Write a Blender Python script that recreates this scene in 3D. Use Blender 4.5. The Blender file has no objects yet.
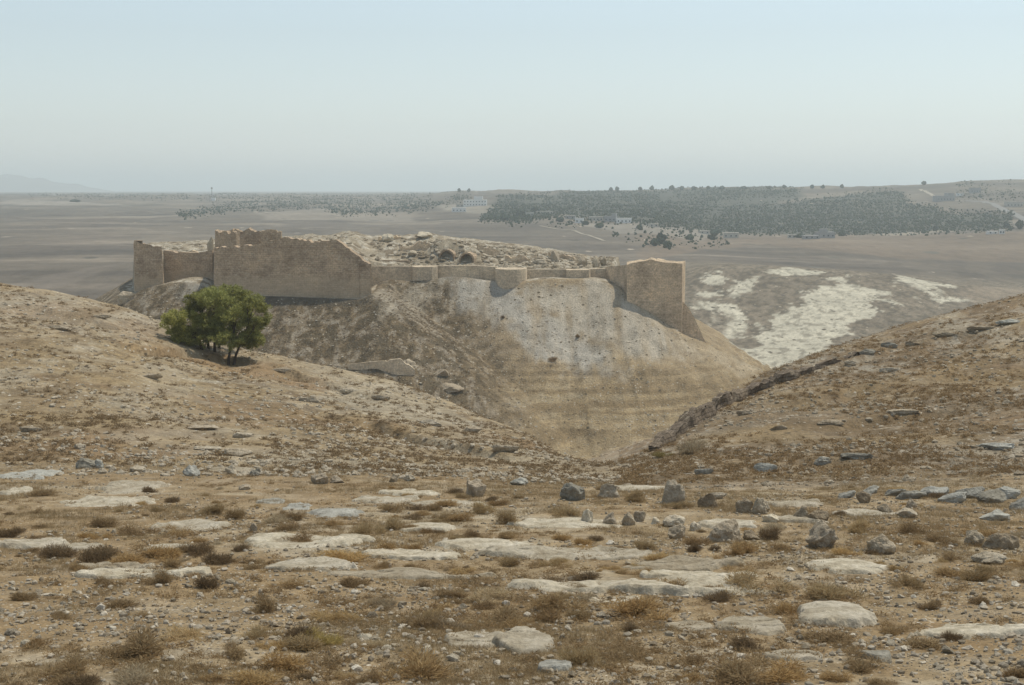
import bpy, bmesh, math, random
import numpy as np
from mathutils import Vector, Matrix
random.seed(7); rng = np.random.default_rng(7)
sc = bpy.context.scene
C = sc.collection

# ------------------------------------------------------------------ camera, sky, sun, exposure
F, CX, CY, HZ = 1400.0, 512.0, 342.5, 190.0
TH = math.atan((CY - HZ) / F)
cam_d = bpy.data.cameras.new('camera'); cam = bpy.data.objects.new('camera', cam_d); C.objects.link(cam)
cam_d.sensor_width = 36; cam_d.lens = 36 * F / 1024
cam_d.clip_start = 0.1; cam_d.clip_end = 80000
cam.location = (0, 0, 0); cam.rotation_euler = (math.pi / 2 - TH, 0, 0)
sc.camera = cam

SUN = Vector((0.34, 0.27, 0.90)).normalized()
SUN_EL = math.asin(SUN.z); SUN_AZ = math.atan2(SUN.x, SUN.y)
w = bpy.data.worlds.new('World'); sc.world = w; w.use_nodes = True
nt = w.node_tree; bg = nt.nodes['Background']
sky = nt.nodes.new('ShaderNodeTexSky'); sky.sky_type = 'NISHITA'; sky.sun_disc = False
sky.sun_elevation = SUN_EL; sky.sun_rotation = SUN_AZ
sky.air_density = 1.6; sky.dust_density = 1.2; sky.ozone_density = 2.0; sky.altitude = 1200
hs = nt.nodes.new('ShaderNodeHueSaturation'); hs.inputs['Saturation'].default_value = 0.42; hs.inputs['Hue'].default_value = 0.49
nt.links.new(sky.outputs[0], hs.inputs['Color']); tint = nt.nodes.new('ShaderNodeMix'); tint.data_type = 'RGBA'; tint.blend_type = 'MULTIPLY'; tint.inputs[0].default_value = 1.0; tint.inputs[7].default_value = (0.90, 0.99, 1.065, 1)
nt.links.new(hs.outputs[0], tint.inputs[6]); nt.links.new(tint.outputs[2], bg.inputs['Color'])
bg.inputs['Strength'].default_value = 0.108
sl = bpy.data.lights.new('sun', 'SUN'); sl.energy = 2.9; sl.angle = math.radians(0.6); sl.color = (1, 0.925, 0.775)
so = bpy.data.objects.new('sun', sl); C.objects.link(so)
so.rotation_euler = SUN.to_track_quat('Z', 'Y').to_euler()
sc.view_settings.view_transform = 'Standard'; sc.view_settings.look = 'None'
sc.view_settings.gamma = 1; sc.view_settings.use_curve_mapping = False
sc.view_settings.exposure = 0.17
HAZE_DENSITY = 1.7e-4
sc.cycles.volume_bounces = 2

# ------------------------------------------------------------------ helpers
def tag(o, label=None, cat=None, group=None, kind=None):
    if label: o['label'] = label
    if cat: o['category'] = cat
    if group: o['group'] = group
    if kind or cat: o['kind'] = kind or 'thing'
    return o

def empty(name, loc, label, cat, group=None, rz=0):
    o = bpy.data.objects.new(name, None); C.objects.link(o)
    o.location = loc; o.rotation_euler = (0, 0, rz)
    return tag(o, label, cat, group)

def np_mesh(name, verts, faces, smooth=False, mat=None):
    """verts (n,3) float array, faces (m,3) or (m,4) int array or list of arrays"""
    me = bpy.data.meshes.new(name)
    verts = np.asarray(verts, dtype=np.float32)
    if isinstance(faces, np.ndarray): faces = [faces]
    faces = [np.asarray(f, dtype=np.int32) for f in faces if len(f)]
    loops = np.concatenate([f.ravel() for f in faces])
    tot = np.concatenate([np.full(len(f), f.shape[1], dtype=np.int32) for f in faces])
    start = np.concatenate([[0], np.cumsum(tot)[:-1]]).astype(np.int32)
    me.vertices.add(len(verts)); me.vertices.foreach_set('co', verts.ravel())
    me.loops.add(len(loops)); me.loops.foreach_set('vertex_index', loops)
    me.polygons.add(len(tot)); me.polygons.foreach_set('loop_start', start)
    me.polygons.foreach_set('loop_total', tot)
    me.polygons.foreach_set('use_smooth', np.full(len(tot), smooth, dtype=bool))
    me.update(calc_edges=True); me.validate()
    if mat: me.materials.append(mat)
    return me

def link(name, me, parent=None, loc=(0, 0, 0)):
    o = bpy.data.objects.new(name, me); C.objects.link(o); o.location = loc
    if parent is not None: o.parent = parent
    return o

def _hash(xi, yi, zi, seed):
    h = (xi.astype(np.int64) * 374761393 + yi.astype(np.int64) * 668265263 + zi.astype(np.int64) * 2147483647 + seed * 1274126177) & 0xffffffff
    h = ((h ^ (h >> 13)) * 1274126177) & 0xffffffff
    h = ((h ^ (h >> 16)) * 1103515245) & 0xffffffff
    return ((h ^ (h >> 13)) & 0xffffff) / float(0xffffff)

def vn(x, y, z=None, seed=0):
    """value noise, -1..1"""
    x = np.asarray(x, dtype=np.float64); y = np.asarray(y, dtype=np.float64)
    xi = np.floor(x); yi = np.floor(y); fx = x - xi; fy = y - yi
    fx = fx * fx * fx * (fx * (fx * 6 - 15) + 10); fy = fy * fy * fy * (fy * (fy * 6 - 15) + 10)
    if z is None:
        zz = np.zeros_like(xi)
        a = _hash(xi, yi, zz, seed); b = _hash(xi + 1, yi, zz, seed); c = _hash(xi, yi + 1, zz, seed); d = _hash(xi + 1, yi + 1, zz, seed)
        return ((a + (b - a) * fx) * (1 - fy) + (c + (d - c) * fx) * fy) * 2 - 1
    z = np.asarray(z, dtype=np.float64); zi = np.floor(z); fz = z - zi; fz = fz * fz * (3 - 2 * fz)
    r = []
    for k in (0, 1):
        a = _hash(xi, yi, zi + k, seed); b = _hash(xi + 1, yi, zi + k, seed); c = _hash(xi, yi + 1, zi + k, seed); d = _hash(xi + 1, yi + 1, zi + k, seed)
        r.append((a + (b - a) * fx) * (1 - fy) + (c + (d - c) * fx) * fy)
    return (r[0] + (r[1] - r[0]) * fz) * 2 - 1

def fbm(x, y, oct=4, seed=0, gain=0.5):
    s = 0; a = 1; n = 0
    for i in range(oct):
        s = s + a * vn(np.asarray(x) * 2 ** i + i * 17.3, np.asarray(y) * 2 ** i - i * 9.1, seed=seed + i); n += a; a *= gain
    return s / n

def sstep(a, b, x):
    t = np.clip((x - a) / (b - a), 0, 1); return t * t * (3 - 2 * t)

ct, st = math.cos(TH), math.sin(TH)
def ray(px, py):
    cx = (px - CX) / F; cy = (CY - py) / F
    y = ct + cy * st
    return cx / y, (cy * ct - st) / y          # x/y , z/y
def P(px, py, d):
    a, t = ray(px, py); return Vector((a * d, d, t * d))

# ------------------------------------------------------------------ terrain heights
FORE = [(3, 2622), (8, 1222), (14, 862), (22, 687), (30, 606), (40, 550), (50, 516), (60, 494)]
PLAIN = [(600, 312), (800, 266), (1100, 243), (1500, 225), (2000, 213), (2600, 204), (3200, 197.5), (4000, 195), (6000, 193.3), (12000, 191.7), (30000, 190.7), (60000, 190.3)]
MID = [(480, 410), (600, 322), (800, 280), (1100, 252), (1500, 226), (1900, 211), (2400, 198), (3000, 191.2), (3600, 192.5), (6000, 193), (12000, 191.7), (30000, 190.7), (60000, 190.3)]
END = [(6000, 193), (12000, 191.7), (30000, 190.7), (60000, 190.3)]
COLS = {
 -500: [(70, 462), (90, 390), (110, 320), (130, 262), (155, 205), (175, 190), (200, 215), (260, 300), (340, 380), (450, 370)] + PLAIN,
 -250: [(70, 468), (90, 408), (110, 348), (130, 295), (155, 244), (170, 233), (200, 260), (260, 330), (340, 390), (450, 370)] + PLAIN,
 -100: [(70, 472), (90, 424), (110, 375), (130, 325), (155, 270), (165, 260), (200, 285), (260, 355), (340, 400), (450, 380)] + PLAIN,
 0: [(70, 473), (85, 440), (105, 390), (125, 345), (150, 295), (165, 279), (200, 310), (260, 390), (340, 420), (450, 380)] + PLAIN,
 60: [(70, 473), (85, 441), (105, 395), (125, 352), (148, 305), (160, 289), (195, 320), (255, 400), (340, 430), (450, 380)] + PLAIN,
 110: [(70, 473), (85, 443), (105, 401), (125, 360), (145, 320), (157, 300), (190, 330), (250, 405), (340, 440), (450, 390)] + PLAIN,
 160: [(70, 473), (85, 445), (105, 407), (125, 373), (145, 338), (155, 314), (190, 350), (250, 420), (340, 450), (450, 395)] + PLAIN,
 215: [(70, 473), (85, 447), (105, 414), (125, 386), (145, 362), (156, 337), (185, 375), (250, 440), (340, 460), (450, 400)] + PLAIN,
 270: [(70, 474), (85, 450), (105, 421), (125, 394), (145, 366), (154, 351), (185, 390), (250, 450), (340, 465), (450, 400)] + PLAIN,
 330: [(70, 474), (85, 452), (105, 427), (125, 402), (145, 373), (153, 362), (185, 405), (250, 460), (340, 470), (450, 405)] + PLAIN,
 400: [(70, 474), (85, 456), (105, 433), (125, 409), (145, 384), (152, 375), (185, 430), (250, 480), (340, 475), (450, 410)] + PLAIN,
 460: [(70, 476), (85, 461), (105, 441), (125, 418), (141, 401), (180, 455), (250, 490), (340, 480)] + MID,
 530: [(70, 480), (85, 467), (100, 455), (118, 438), (128, 430), (160, 470), (250, 490), (330, 470)] + MID,
 600: [(70, 484), (80, 477), (92, 468), (102, 462), (140, 490), (230, 490), (330, 456)] + MID,
 628: [(70, 486), (80, 478), (90, 470), (100, 463), (140, 490), (230, 490), (330, 445)] + MID,
 660: [(65, 490), (75, 478), (90, 456), (102, 440), (140, 475), (230, 480), (330, 435)] + MID,
 700: [(65, 492), (75, 478), (90, 449), (105, 421), (114, 409), (150, 450), (240, 465), (330, 430), (480, 390), (600, 338), (700, 296), (790, 263), (950, 262), (1150, 250), (1400, 240), (1700, 226), (2100, 209), (2600, 192), (2900, 188), (3300, 190.5)] + END,
 760: [(65, 493), (75, 477), (90, 446), (110, 404), (124, 380), (132, 371), (170, 405), (240, 440), (330, 425), (480, 385), (600, 335), (700, 295), (790, 264), (950, 266), (1150, 253), (1350, 241), (1450, 237), (1700, 230), (2100, 209), (2600, 190), (2900, 187.5), (3300, 190)] + END,
 830: [(62, 496), (75, 473), (90, 440), (110, 398), (130, 358), (140, 344), (180, 375), (260, 425), (330, 410), (480, 375), (600, 332), (700, 296), (800, 266), (930, 275), (1100, 258), (1300, 241), (1420, 236), (1550, 238), (1800, 225), (2200, 203), (2600, 189), (2900, 186.5), (3300, 190)] + END,
 900: [(60, 498), (75, 469), (90, 433), (110, 389), (130, 347), (147, 323), (180, 345), (260, 400), (330, 400), (480, 370), (600, 335), (700, 300), (800, 273), (930, 278), (1100, 260), (1300, 243), (1420, 235), (1550, 237), (1800, 223), (2200, 201), (2600, 186), (2900, 184.5), (3300, 189)] + END,
 960: [(60, 499), (75, 467), (90, 428), (110, 380), (130, 335), (149, 308), (180, 325), (260, 385), (330, 395), (480, 365), (600, 335), (700, 308), (800, 284), (930, 282), (1100, 263), (1300, 243), (1420, 233), (1550, 234), (1800, 219), (2200, 198), (2600, 182), (2900, 180.5), (3300, 188)] + END,
 1024: [(60, 500), (75, 465), (90, 424), (110, 371), (130, 323), (150, 292), (180, 305), (260, 375), (330, 390), (480, 360), (600, 335), (700, 312), (800, 295), (930, 286), (1100, 265), (1300, 243), (1420, 231), (1550, 232), (1800, 215), (2200, 195), (2600, 181), (2900, 179), (3300, 187)] + END,
 1150: [(60, 502), (75, 460), (90, 410), (110, 350), (130, 295), (155, 258), (185, 275), (260, 360), (330, 380), (480, 350), (600, 330), (700, 312), (800, 300), (930, 290), (1100, 265), (1300, 240), (1420, 228), (1550, 229), (1800, 212), (2200, 192), (2600, 180), (2900, 178), (3300, 187)] + END,
 1500: [(60, 500), (75, 440), (90, 370), (110, 295), (130, 230), (160, 190), (200, 220), (260, 330), (330, 360), (480, 350), (600, 330), (700, 312), (800, 300), (930, 290), (1100, 265), (1300, 240), (1420, 228), (1550, 229), (1800, 212), (2200, 192), (2600, 180), (2900, 178), (3300, 187)] + END,
}
LN0, LN1, NL = math.log(3.0), math.log(60000.0), 1400
A0, A1, NA = -0.80, 0.80, 700
def _build_table():
    ls = np.linspace(LN0, LN1, NL); cols = []; ca = []
    for px in sorted(COLS):
        k = FORE + [q for q in COLS[px] if q[0] > 60] if COLS[px][0][0] != 60 else FORE[:-1] + COLS[px]
        d = np.array([q[0] for q in k], float); t = np.array([ray(px, q[1])[1] for q in k])
        # interpolate the real height between keys in log distance
        zz = np.interp(ls, np.log(d), t * d)
        cols.append(zz); ca.append(ray(px, 350)[0])
    cols = np.array(cols); ca = np.array(ca)
    aa = np.linspace(A0, A1, NA)
    T = np.empty((NA, NL))
    for j in range(NL): T[:, j] = np.interp(aa, ca, cols[:, j])
    def blur(M, s, ax):
        r = int(3 * s) + 1; kx = np.exp(-0.5 * (np.arange(-r, r + 1) / s) ** 2); kx /= kx.sum()
        pad = [(0, 0), (0, 0)]; pad[ax] = (r, r); Mp = np.pad(M, pad, mode='edge'); o = np.zeros_like(M)
        for i, q in enumerate(kx):
            o += q * (Mp[i:i + M.shape[0], :] if ax == 0 else Mp[:, i:i + M.shape[1]])
        return o
    return blur(blur(T, 5, 0), 4, 1)
TAB = _build_table()
def table(x, y):
    y = np.maximum(np.asarray(y, float), 3.0); x = np.asarray(x, float)
    u = np.clip((x / y - A0) / (A1 - A0) * (NA - 1), 0, NA - 1.001); v = np.clip((np.log(y) - LN0) / (LN1 - LN0) * (NL - 1), 0, NL - 1.001)
    i = u.astype(int); j = v.astype(int); fu = u - i; fv = v - j
    return (TAB[i, j] * (1 - fu) + TAB[i + 1, j] * fu) * (1 - fv) + (TAB[i, j + 1] * (1 - fu) + TAB[i + 1, j + 1] * fu) * fv

def XY(px, d, py=290):
    a, _ = ray(px, py); return (a * d, d)
RIM = [XY(131, 379), XY(160, 376), XY(190, 374), XY(213, 370), XY(371, 363), XY(384, 394), XY(437, 396), XY(495, 396), XY(527, 392), XY(590, 398), XY(606, 395), XY(619, 391), XY(623, 404), XY(626, 414), XY(625, 450), XY(560, 500), XY(300, 510), XY(140, 500), XY(120, 430)]
INNER = [XY(139, 382), XY(162, 397), XY(214, 391.5), XY(217, 377), XY(367, 371), XY(369.5, 402.5), XY(437, 404), XY(495, 404.5), XY(565, 406), XY(604, 408), XY(616, 409), XY(622, 440), XY(550, 490), XY(300, 500), XY(150, 490), XY(132, 430)]
def sdist(poly, x, y):
    """signed distance, negative inside"""
    x = np.asarray(x, float); y = np.asarray(y, float)
    best = np.full(x.shape, 1e9); ins = np.zeros(x.shape, bool); n = len(poly)
    for i in range(n):
        ax, ay = poly[i]; bx, by = poly[(i + 1) % n]
        dx, dy = bx - ax, by - ay; t = np.clip(((x - ax) * dx + (y - ay) * dy) / (dx * dx + dy * dy + 1e-9), 0, 1)
        best = np.minimum(best, np.hypot(x - ax - t * dx, y - ay - t * dy))
        c = ((ay > y) != (by > y)) & (x < (bx - ax) * (y - ay) / (by - ay + 1e-12) + ax); ins ^= c
    return np.where(ins, -best, best)

LEDGES = []          # (polyline xy, drop, falloff)
def ledge(x, y):
    dz = np.zeros_like(x)
    for pl, drop, fall, k in LEDGES:
        xs = np.array([p[0] for p in pl]); ys = np.array([p[1] for p in pl])
        m = (x > xs[0] - 2) & (x < xs[-1] + 2) & (y < ys.max() + 3) & (y > ys.min() - fall * 4)
        if not m.any(): continue
        xx, yy = x[m], y[m]
        yl = np.interp(xx, xs, ys) + 0.5 * fbm(xx * 0.35, yy * 0 + k, 3, 40 + k)
        d = yl - yy                                   # >0 : nearer to the viewer, below the ledge
        amp = drop * np.clip(np.minimum(xx - xs[0], xs[-1] - xx) / 5 + 0.2, 0, 1) * (0.75 + 0.5 * vn(xx * 0.22, xx * 0 + k, seed=60 + k))
        dz[m] -= amp * sstep(-0.3, 1.3, d) * np.exp(-np.clip(d, 0, None) / fall)
    return dz

def castle_h(x, y):
    x = np.asarray(x, float); y = np.asarray(y, float)
    m = (y > 230) & (y < 700) & (x > -260) & (x < 200)
    out = np.full(x.shape, -1e3)
    if not m.any(): return out
    xx, yy = x[m], y[m]
    sd = sdist(RIM, xx, yy)
    rim = np.interp(xx, [-110, -97, -83, -79, -40, -34, 0, 27, 36], [-29.5, -26.2, -25.6, -27.6, -28.4, -26.2, -26.2, -26.6, -28])
    s = np.clip(sd, 0, None)
    z = rim - 0.62 * s + 0.0008 * np.minimum(s, 150) ** 2
    z += 0.5 * fbm(xx * 0.12, yy * 0.12, 3, 11) * sstep(0, 8, s) + 1.6 * fbm(xx * 0.03, yy * 0.02, 2, 15) * sstep(4, 30, s)
    gl = xx * 0.16 + 0.012 * yy; z += (0.9 * fbm(gl, s * 0.03, 3, 131) - 0.6 * np.abs(vn(gl * 1.9, s * 0.02, seed=135))) * sstep(3, 14, s) * (1 - 0.5 * sstep(30, 55, s))
    z += 0.22 * vn(z * 1.35 + 0.5 * fbm(xx * .05, yy * .05, 2, 16), xx * 0.012, seed=129) * sstep(14, 34, s)
    # heaps of debris below the walls
    for (cx, cd, r, hh) in ((194, 381, 8, 2.2), (455, 396, 9, 1.8), (548, 398, 9, 1.6), (592, 402, 7, 1.5), (385, 392, 7, 1.5)):
        px_, py_ = XY(cx, cd); z += hh * np.exp(-(((xx - px_) / r) ** 2 + ((yy - py_) / (r * .8)) ** 2))
    si = -sdist(INNER, xx, yy)
    pxs = xx / yy * F + CX
    zi = np.interp(pxs, [130, 160, 210, 225, 350, 372, 400, 500, 600, 640], [-18.5, -19.5, -19.2, -18.5, -17.5, -20.5, -21.7, -22.3, -22.8, -20])
    mound = np.interp(pxs, [130, 200, 250, 330, 390, 430, 470, 520, 570, 620, 660], [1.0, 1.8, 1.8, 2.0, 5.6, 6.4, 5.2, 3.6, 1.8, 0.6, 0])
    zi = zi + mound * sstep(4, 34, yy - 404) + (0.9 * fbm(xx * 0.14, yy * 0.11, 4, 21) + 0.5 * fbm(xx * 0.5, yy * 0.35, 3, 25)) * sstep(1, 5, si)
    for (cx, cd, rx_, ry_, hh) in ((446, 422.5, 4.2, 4.5, 2.6), (467, 420.5, 4.2, 4.5, 2.4), (456, 424, 8, 5, 1.0), (424, 440, 7, 5, 1.2)):
        px_, py_ = XY(cx, cd, 260); zi = zi + hh * np.exp(-(np.abs((xx - px_) / rx_) ** 3 + np.abs((yy - py_) / ry_) ** 3))
    z = np.where(si > 0, np.maximum(z, z + (zi - z) * sstep(0.0, 1.2, si)), z)
    out[m] = z
    return out

def H(x, y, detail=True):
    x = np.atleast_1d(np.asarray(x, float)); y = np.atleast_1d(np.asarray(y, float))
    z = table(x, y)
    ch = castle_h(x, y)
    k = 2.5
    dlt = ch - z
    z = np.where(dlt > k, ch, np.where(dlt < -k, z, (ch + z) / 2 + dlt * dlt / (4 * k) + k / 4))
    if LEDGES: z = z + ledge(x, y)
    if detail:
        hill = sstep(66, 95, y) * (1 - sstep(240, 330, y))
        z = z + hill * (0.28 * fbm(x * 0.16, y * 0.14, 3, 31) + 0.22 * np.abs(fbm(x * 0.10, y * 0.30, 3, 35)))
        hs_ = z - 0.035 * x; z = z + hill * 0.16 * vn(hs_ * 1.1 + 0.4 * fbm(x * .06, y * .06, 2, 37), x * 0.035, seed=38)
        near = 1 - sstep(66, 90, y)
        z = z + near * (0.14 * fbm(x * 0.16, y * 0.35, 3, 51) + 0.05 * fbm(x * 1.1, y * 1.6, 3, 55))
        far = sstep(520, 900, y)
        z = z + far * (3.2 * fbm(x * 0.008, y * 0.008, 3, 71) * sstep(600, 2000, y) + 0.6 * fbm(x * 0.04, y * 0.03, 3, 75)) * np.clip(y / 1500, .4, 2.0) * (1 - sstep(4000, 8000, y))
    return z
def H1(x, y): return float(H(np.array([x]), np.array([y]))[0])
def hit(px, py, d0=5, d1=9000, detail=True):
    a, t = ray(px, py)
    dc = np.exp(np.linspace(math.log(d0), math.log(d1), 420)); zc = H(a * dc, dc, False); b = np.nonzero(zc >= t * dc - 0.004 * dc)[0]
    if len(b) == 0: return None
    d0 = dc[max(b[0] - 2, 0)]; d1 = min(d1, d0 * 1.35)          # coarse pass first, then a fine one
    d = np.exp(np.linspace(math.log(d0), math.log(d1), 420))
    z = H(a * d, d, detail); b = np.nonzero(z >= t * d)[0]
    if len(b) == 0: return None
    i = b[0]
    if i == 0: dd = d[0]
    else:
        g0 = t * d[i - 1] - z[i - 1]; g1 = z[i] - t * d[i]; f = g0 / (g0 + g1 + 1e-12); dd = d[i - 1] + (d[i] - d[i - 1]) * f
    return Vector((a * dd, dd, H1(a * dd, dd)))

def pxline(pts, **k):
    out = []
    for q in pts:
        h = hit(*q, detail=False, **k)
        if h is not None: out.append((h.x, h.y))
    out.sort(); return out
_L = [([(118, 344), (150, 349), (190, 353), (225, 357), (255, 362)], 2.0, 5, 1), ([(255, 362), (290, 371), (330, 384), (380, 398)], 0.9, 5, 11),
      ([(172, 428), (205, 430), (262, 438)], 0.7, 4, 2),
      ([(0, 352), (60, 362), (120, 375)], 0.6, 5, 3),
      ([(300, 405), (380, 425), (450, 442), (520, 458)], 1.0, 5, 4),
      ([(668, 440), (700, 420), (760, 389), (830, 366), (900, 345), (1023, 322)], 0.7, 5, 5),
      ([(815, 428), (880, 416), (977, 405)], 1.0, 5, 6),
      ([(740, 470), (800, 463), (900, 456)], 0.8, 4, 7),
      ([(940, 452), (1023, 446)], 0.7, 4, 8),
      ([(770, 408), (850, 392), (930, 378), (1020, 366)], 0.8, 5, 9),
      ([(20, 305), (80, 318), (130, 330)], 0.9, 5, 10)]
_tmp = [(pxline(a), b, c, k) for a, b, c, k in _L]
LEDGES.extend(q for q in _tmp if len(q[0]) >= 2)

# ------------------------------------------------------------------ materials
def new_mat(name):
    m = bpy.data.materials.new(name); m.use_nodes = True
    n = m.node_tree.nodes; n.clear(); out = n.new('ShaderNodeOutputMaterial'); b = n.new('ShaderNodeBsdfPrincipled')
    b.inputs['Roughness'].default_value = 0.95; b.inputs['Specular IOR Level'].default_value = 0.15
    m.node_tree.links.new(b.outputs[0], out.inputs[0]); return m, m.node_tree, b
def N(t, typ, **kw):
    n = t.nodes.new(typ)
    for k, v in kw.items():
        if k in n.inputs: n.inputs[k].default_value = v
        else: setattr(n, k, v)
    return n
def ramp(t, fac, stops):
    r = t.nodes.new('ShaderNodeValToRGB'); e = r.color_ramp.elements
    while len(e) > 1: e.remove(e[-1])
    e[0].position = stops[0][0]; e[0].color = (*stops[0][1], 1)
    for p, c in stops[1:]: q = e.new(p); q.color = (*c, 1)
    t.links.new(fac, r.inputs[0]); return r.outputs[0]
def mix(t, fac, a, b, mode='MIX'):
    m = t.nodes.new('ShaderNodeMix'); m.data_type = 'RGBA'; m.blend_type = mode
    for sock, v in ((m.inputs[0], fac), (m.inputs[6], a), (m.inputs[7], b)):
        if isinstance(v, (int, float)): sock.default_value = v
        elif isinstance(v, tuple): sock.default_value = (*v, 1) if len(v) == 3 else v
        else: t.links.new(v, sock)
    return m.outputs[2]
def math_n(t, op, a, b=0.0, clamp=False):
    m = t.nodes.new('ShaderNodeMath'); m.operation = op; m.use_clamp = clamp
    for s, v in zip(m.inputs, (a, b)):
        if isinstance(v, (int, float)): s.default_value = v
        else: t.links.new(v, s)
    return m.outputs[0]
def g(v): return (v, v, v)
def noise(t, vec, scale, detail=4, rough=0.6):
    n = N(t, 'ShaderNodeTexNoise', Scale=scale, Detail=detail, Roughness=rough); t.links.new(vec, n.inputs['Vector']); return n.outputs[0]
def mapped(t, vec, sx, sy, sz):
    m = t.nodes.new('ShaderNodeMapping'); m.inputs['Scale'].default_value = (sx, sy, sz); t.links.new(vec, m.inputs[0]); return m.outputs[0]
def spots(t, vec, scale, lo, hi, rnd=1.0):
    v = N(t, 'ShaderNodeTexVoronoi', Scale=scale, Randomness=rnd); t.links.new(vec, v.inputs['Vector'])
    return v

def terrain_mat(name, fine, pale, dark, pale_amt, dark_amt, spot_scale, bump=0.5, bump_d=0.1, stretch=1.0, var=0.35):
    """albedo comes from the ground's own colour attribute, broken up by noise, pale stones and dark scrub"""
    m, t, b = new_mat(name)
    at = N(t, 'ShaderNodeAttribute', attribute_name='albedo'); geo = t.nodes.new('ShaderNodeNewGeometry')
    pos = mapped(t, geo.outputs['Position'], 1, stretch, 1)
    n1 = noise(t, pos, fine * 0.12, 6, 0.65); n2 = noise(t, pos, fine, 5, 0.7)
    c = mix(t, 1.0, at.outputs['Color'], ramp(t, n1, [(0.25, g(1 - var)), (0.75, g(1 + var))]), 'MULTIPLY')
    c = mix(t, 1.0, c, ramp(t, n2, [(0.3, g(1 - var)), (0.7, g(1 + var))]), 'MULTIPLY')
    clump = noise(t, pos, spot_scale * 0.09, 3, 0.6)
    for amt, col, sc_, off in ((dark_amt, dark, spot_scale, 0.0), (pale_amt, pale, spot_scale * 1.7, 7.0)):
        if amt <= 0: continue
        mp = t.nodes.new('ShaderNodeMapping'); mp.inputs['Location'].default_value = (off, off * 2, off); t.links.new(pos, mp.inputs[0])
        wob = N(t, 'ShaderNodeTexNoise', Scale=sc_ * 2.2, Detail=2.0); t.links.new(mp.outputs[0], wob.inputs['Vector'])
        wv = t.nodes.new('ShaderNodeVectorMath'); wv.operation = 'SCALE'; wv.inputs[3].default_value = 0.5 / sc_; t.links.new(wob.outputs[1], wv.inputs[0])
        ad = t.nodes.new('ShaderNodeVectorMath'); t.links.new(mp.outputs[0], ad.inputs[0]); t.links.new(wv.outputs[0], ad.inputs[1])
        v = spots(t, ad.outputs[0], sc_, 0, 1)
        sz = N(t, 'ShaderNodeSeparateColor'); t.links.new(v.outputs['Color'], sz.inputs[0])
        th = math_n(t, 'MULTIPLY', math_n(t, 'SUBTRACT', sz.outputs[0], 1 - amt), 0.9 / max(amt, 0.05))   # only some cells carry a spot
        th = math_n(t, 'MULTIPLY', th, math_n(t, 'MULTIPLY', clump, 0.9))
        f = math_n(t, 'MULTIPLY', math_n(t, 'SUBTRACT', th, v.outputs['Distance']), 9.0, True)
        cc = mix(t, sz.outputs[1], tuple(k * 0.75 for k in col), tuple(k * 1.25 for k in col))
        c = mix(t, f, c, cc)
    t.links.new(c, b.inputs['Base Color'])
    bp = N(t, 'ShaderNodeBump', Strength=bump, Distance=bump_d); t.links.new(n2, bp.inputs['Height']); t.links.new(bp.outputs[0], b.inputs['Normal'])
    return m

def rock_mat(name, c0, c1, c2, scale=3.0, bump=0.6, islands=False):
    m, t, b = new_mat(name)
    tc = t.nodes.new('ShaderNodeTexCoord'); oi = t.nodes.new('ShaderNodeObjectInfo')
    n1 = noise(t, tc.outputs['Object'], scale, 7, 0.65); n2 = noise(t, tc.outputs['Object'], scale * 5, 6, 0.7)
    c = ramp(t, n1, [(0.3, c0), (0.5, c1), (0.72, c2)])
    c = mix(t, 1.0, c, ramp(t, n2, [(0.25, g(0.6)), (0.75, g(1.3))]), 'MULTIPLY')
    c = mix(t, 1.0, c, ramp(t, oi.outputs['Random'], [(0, (0.72, 0.68, 0.62)), (0.5, g(1)), (1, (1.15, 1.15, 1.13))]), 'MULTIPLY')
    if islands: c = mix(t, 1.0, c, ramp(t, t.nodes.new('ShaderNodeNewGeometry').outputs['Random Per Island'], [(0, (0.60, 0.56, 0.50)), (0.35, (0.92, 0.89, 0.84)), (0.75, g(1.0)), (1, g(1.28))]), 'MULTIPLY')
    t.links.new(c, b.inputs['Base Color'])
    bp = N(t, 'ShaderNodeBump', Strength=bump, Distance=0.06); t.links.new(n2, bp.inputs['Height'])
    bp2 = N(t, 'ShaderNodeBump', Strength=bump, Distance=0.15); t.links.new(n1, bp2.inputs['Height']); t.links.new(bp.outputs[0], bp2.inputs['Normal'])
    t.links.new(bp2.outputs[0], b.inputs['Normal']); return m

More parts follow.
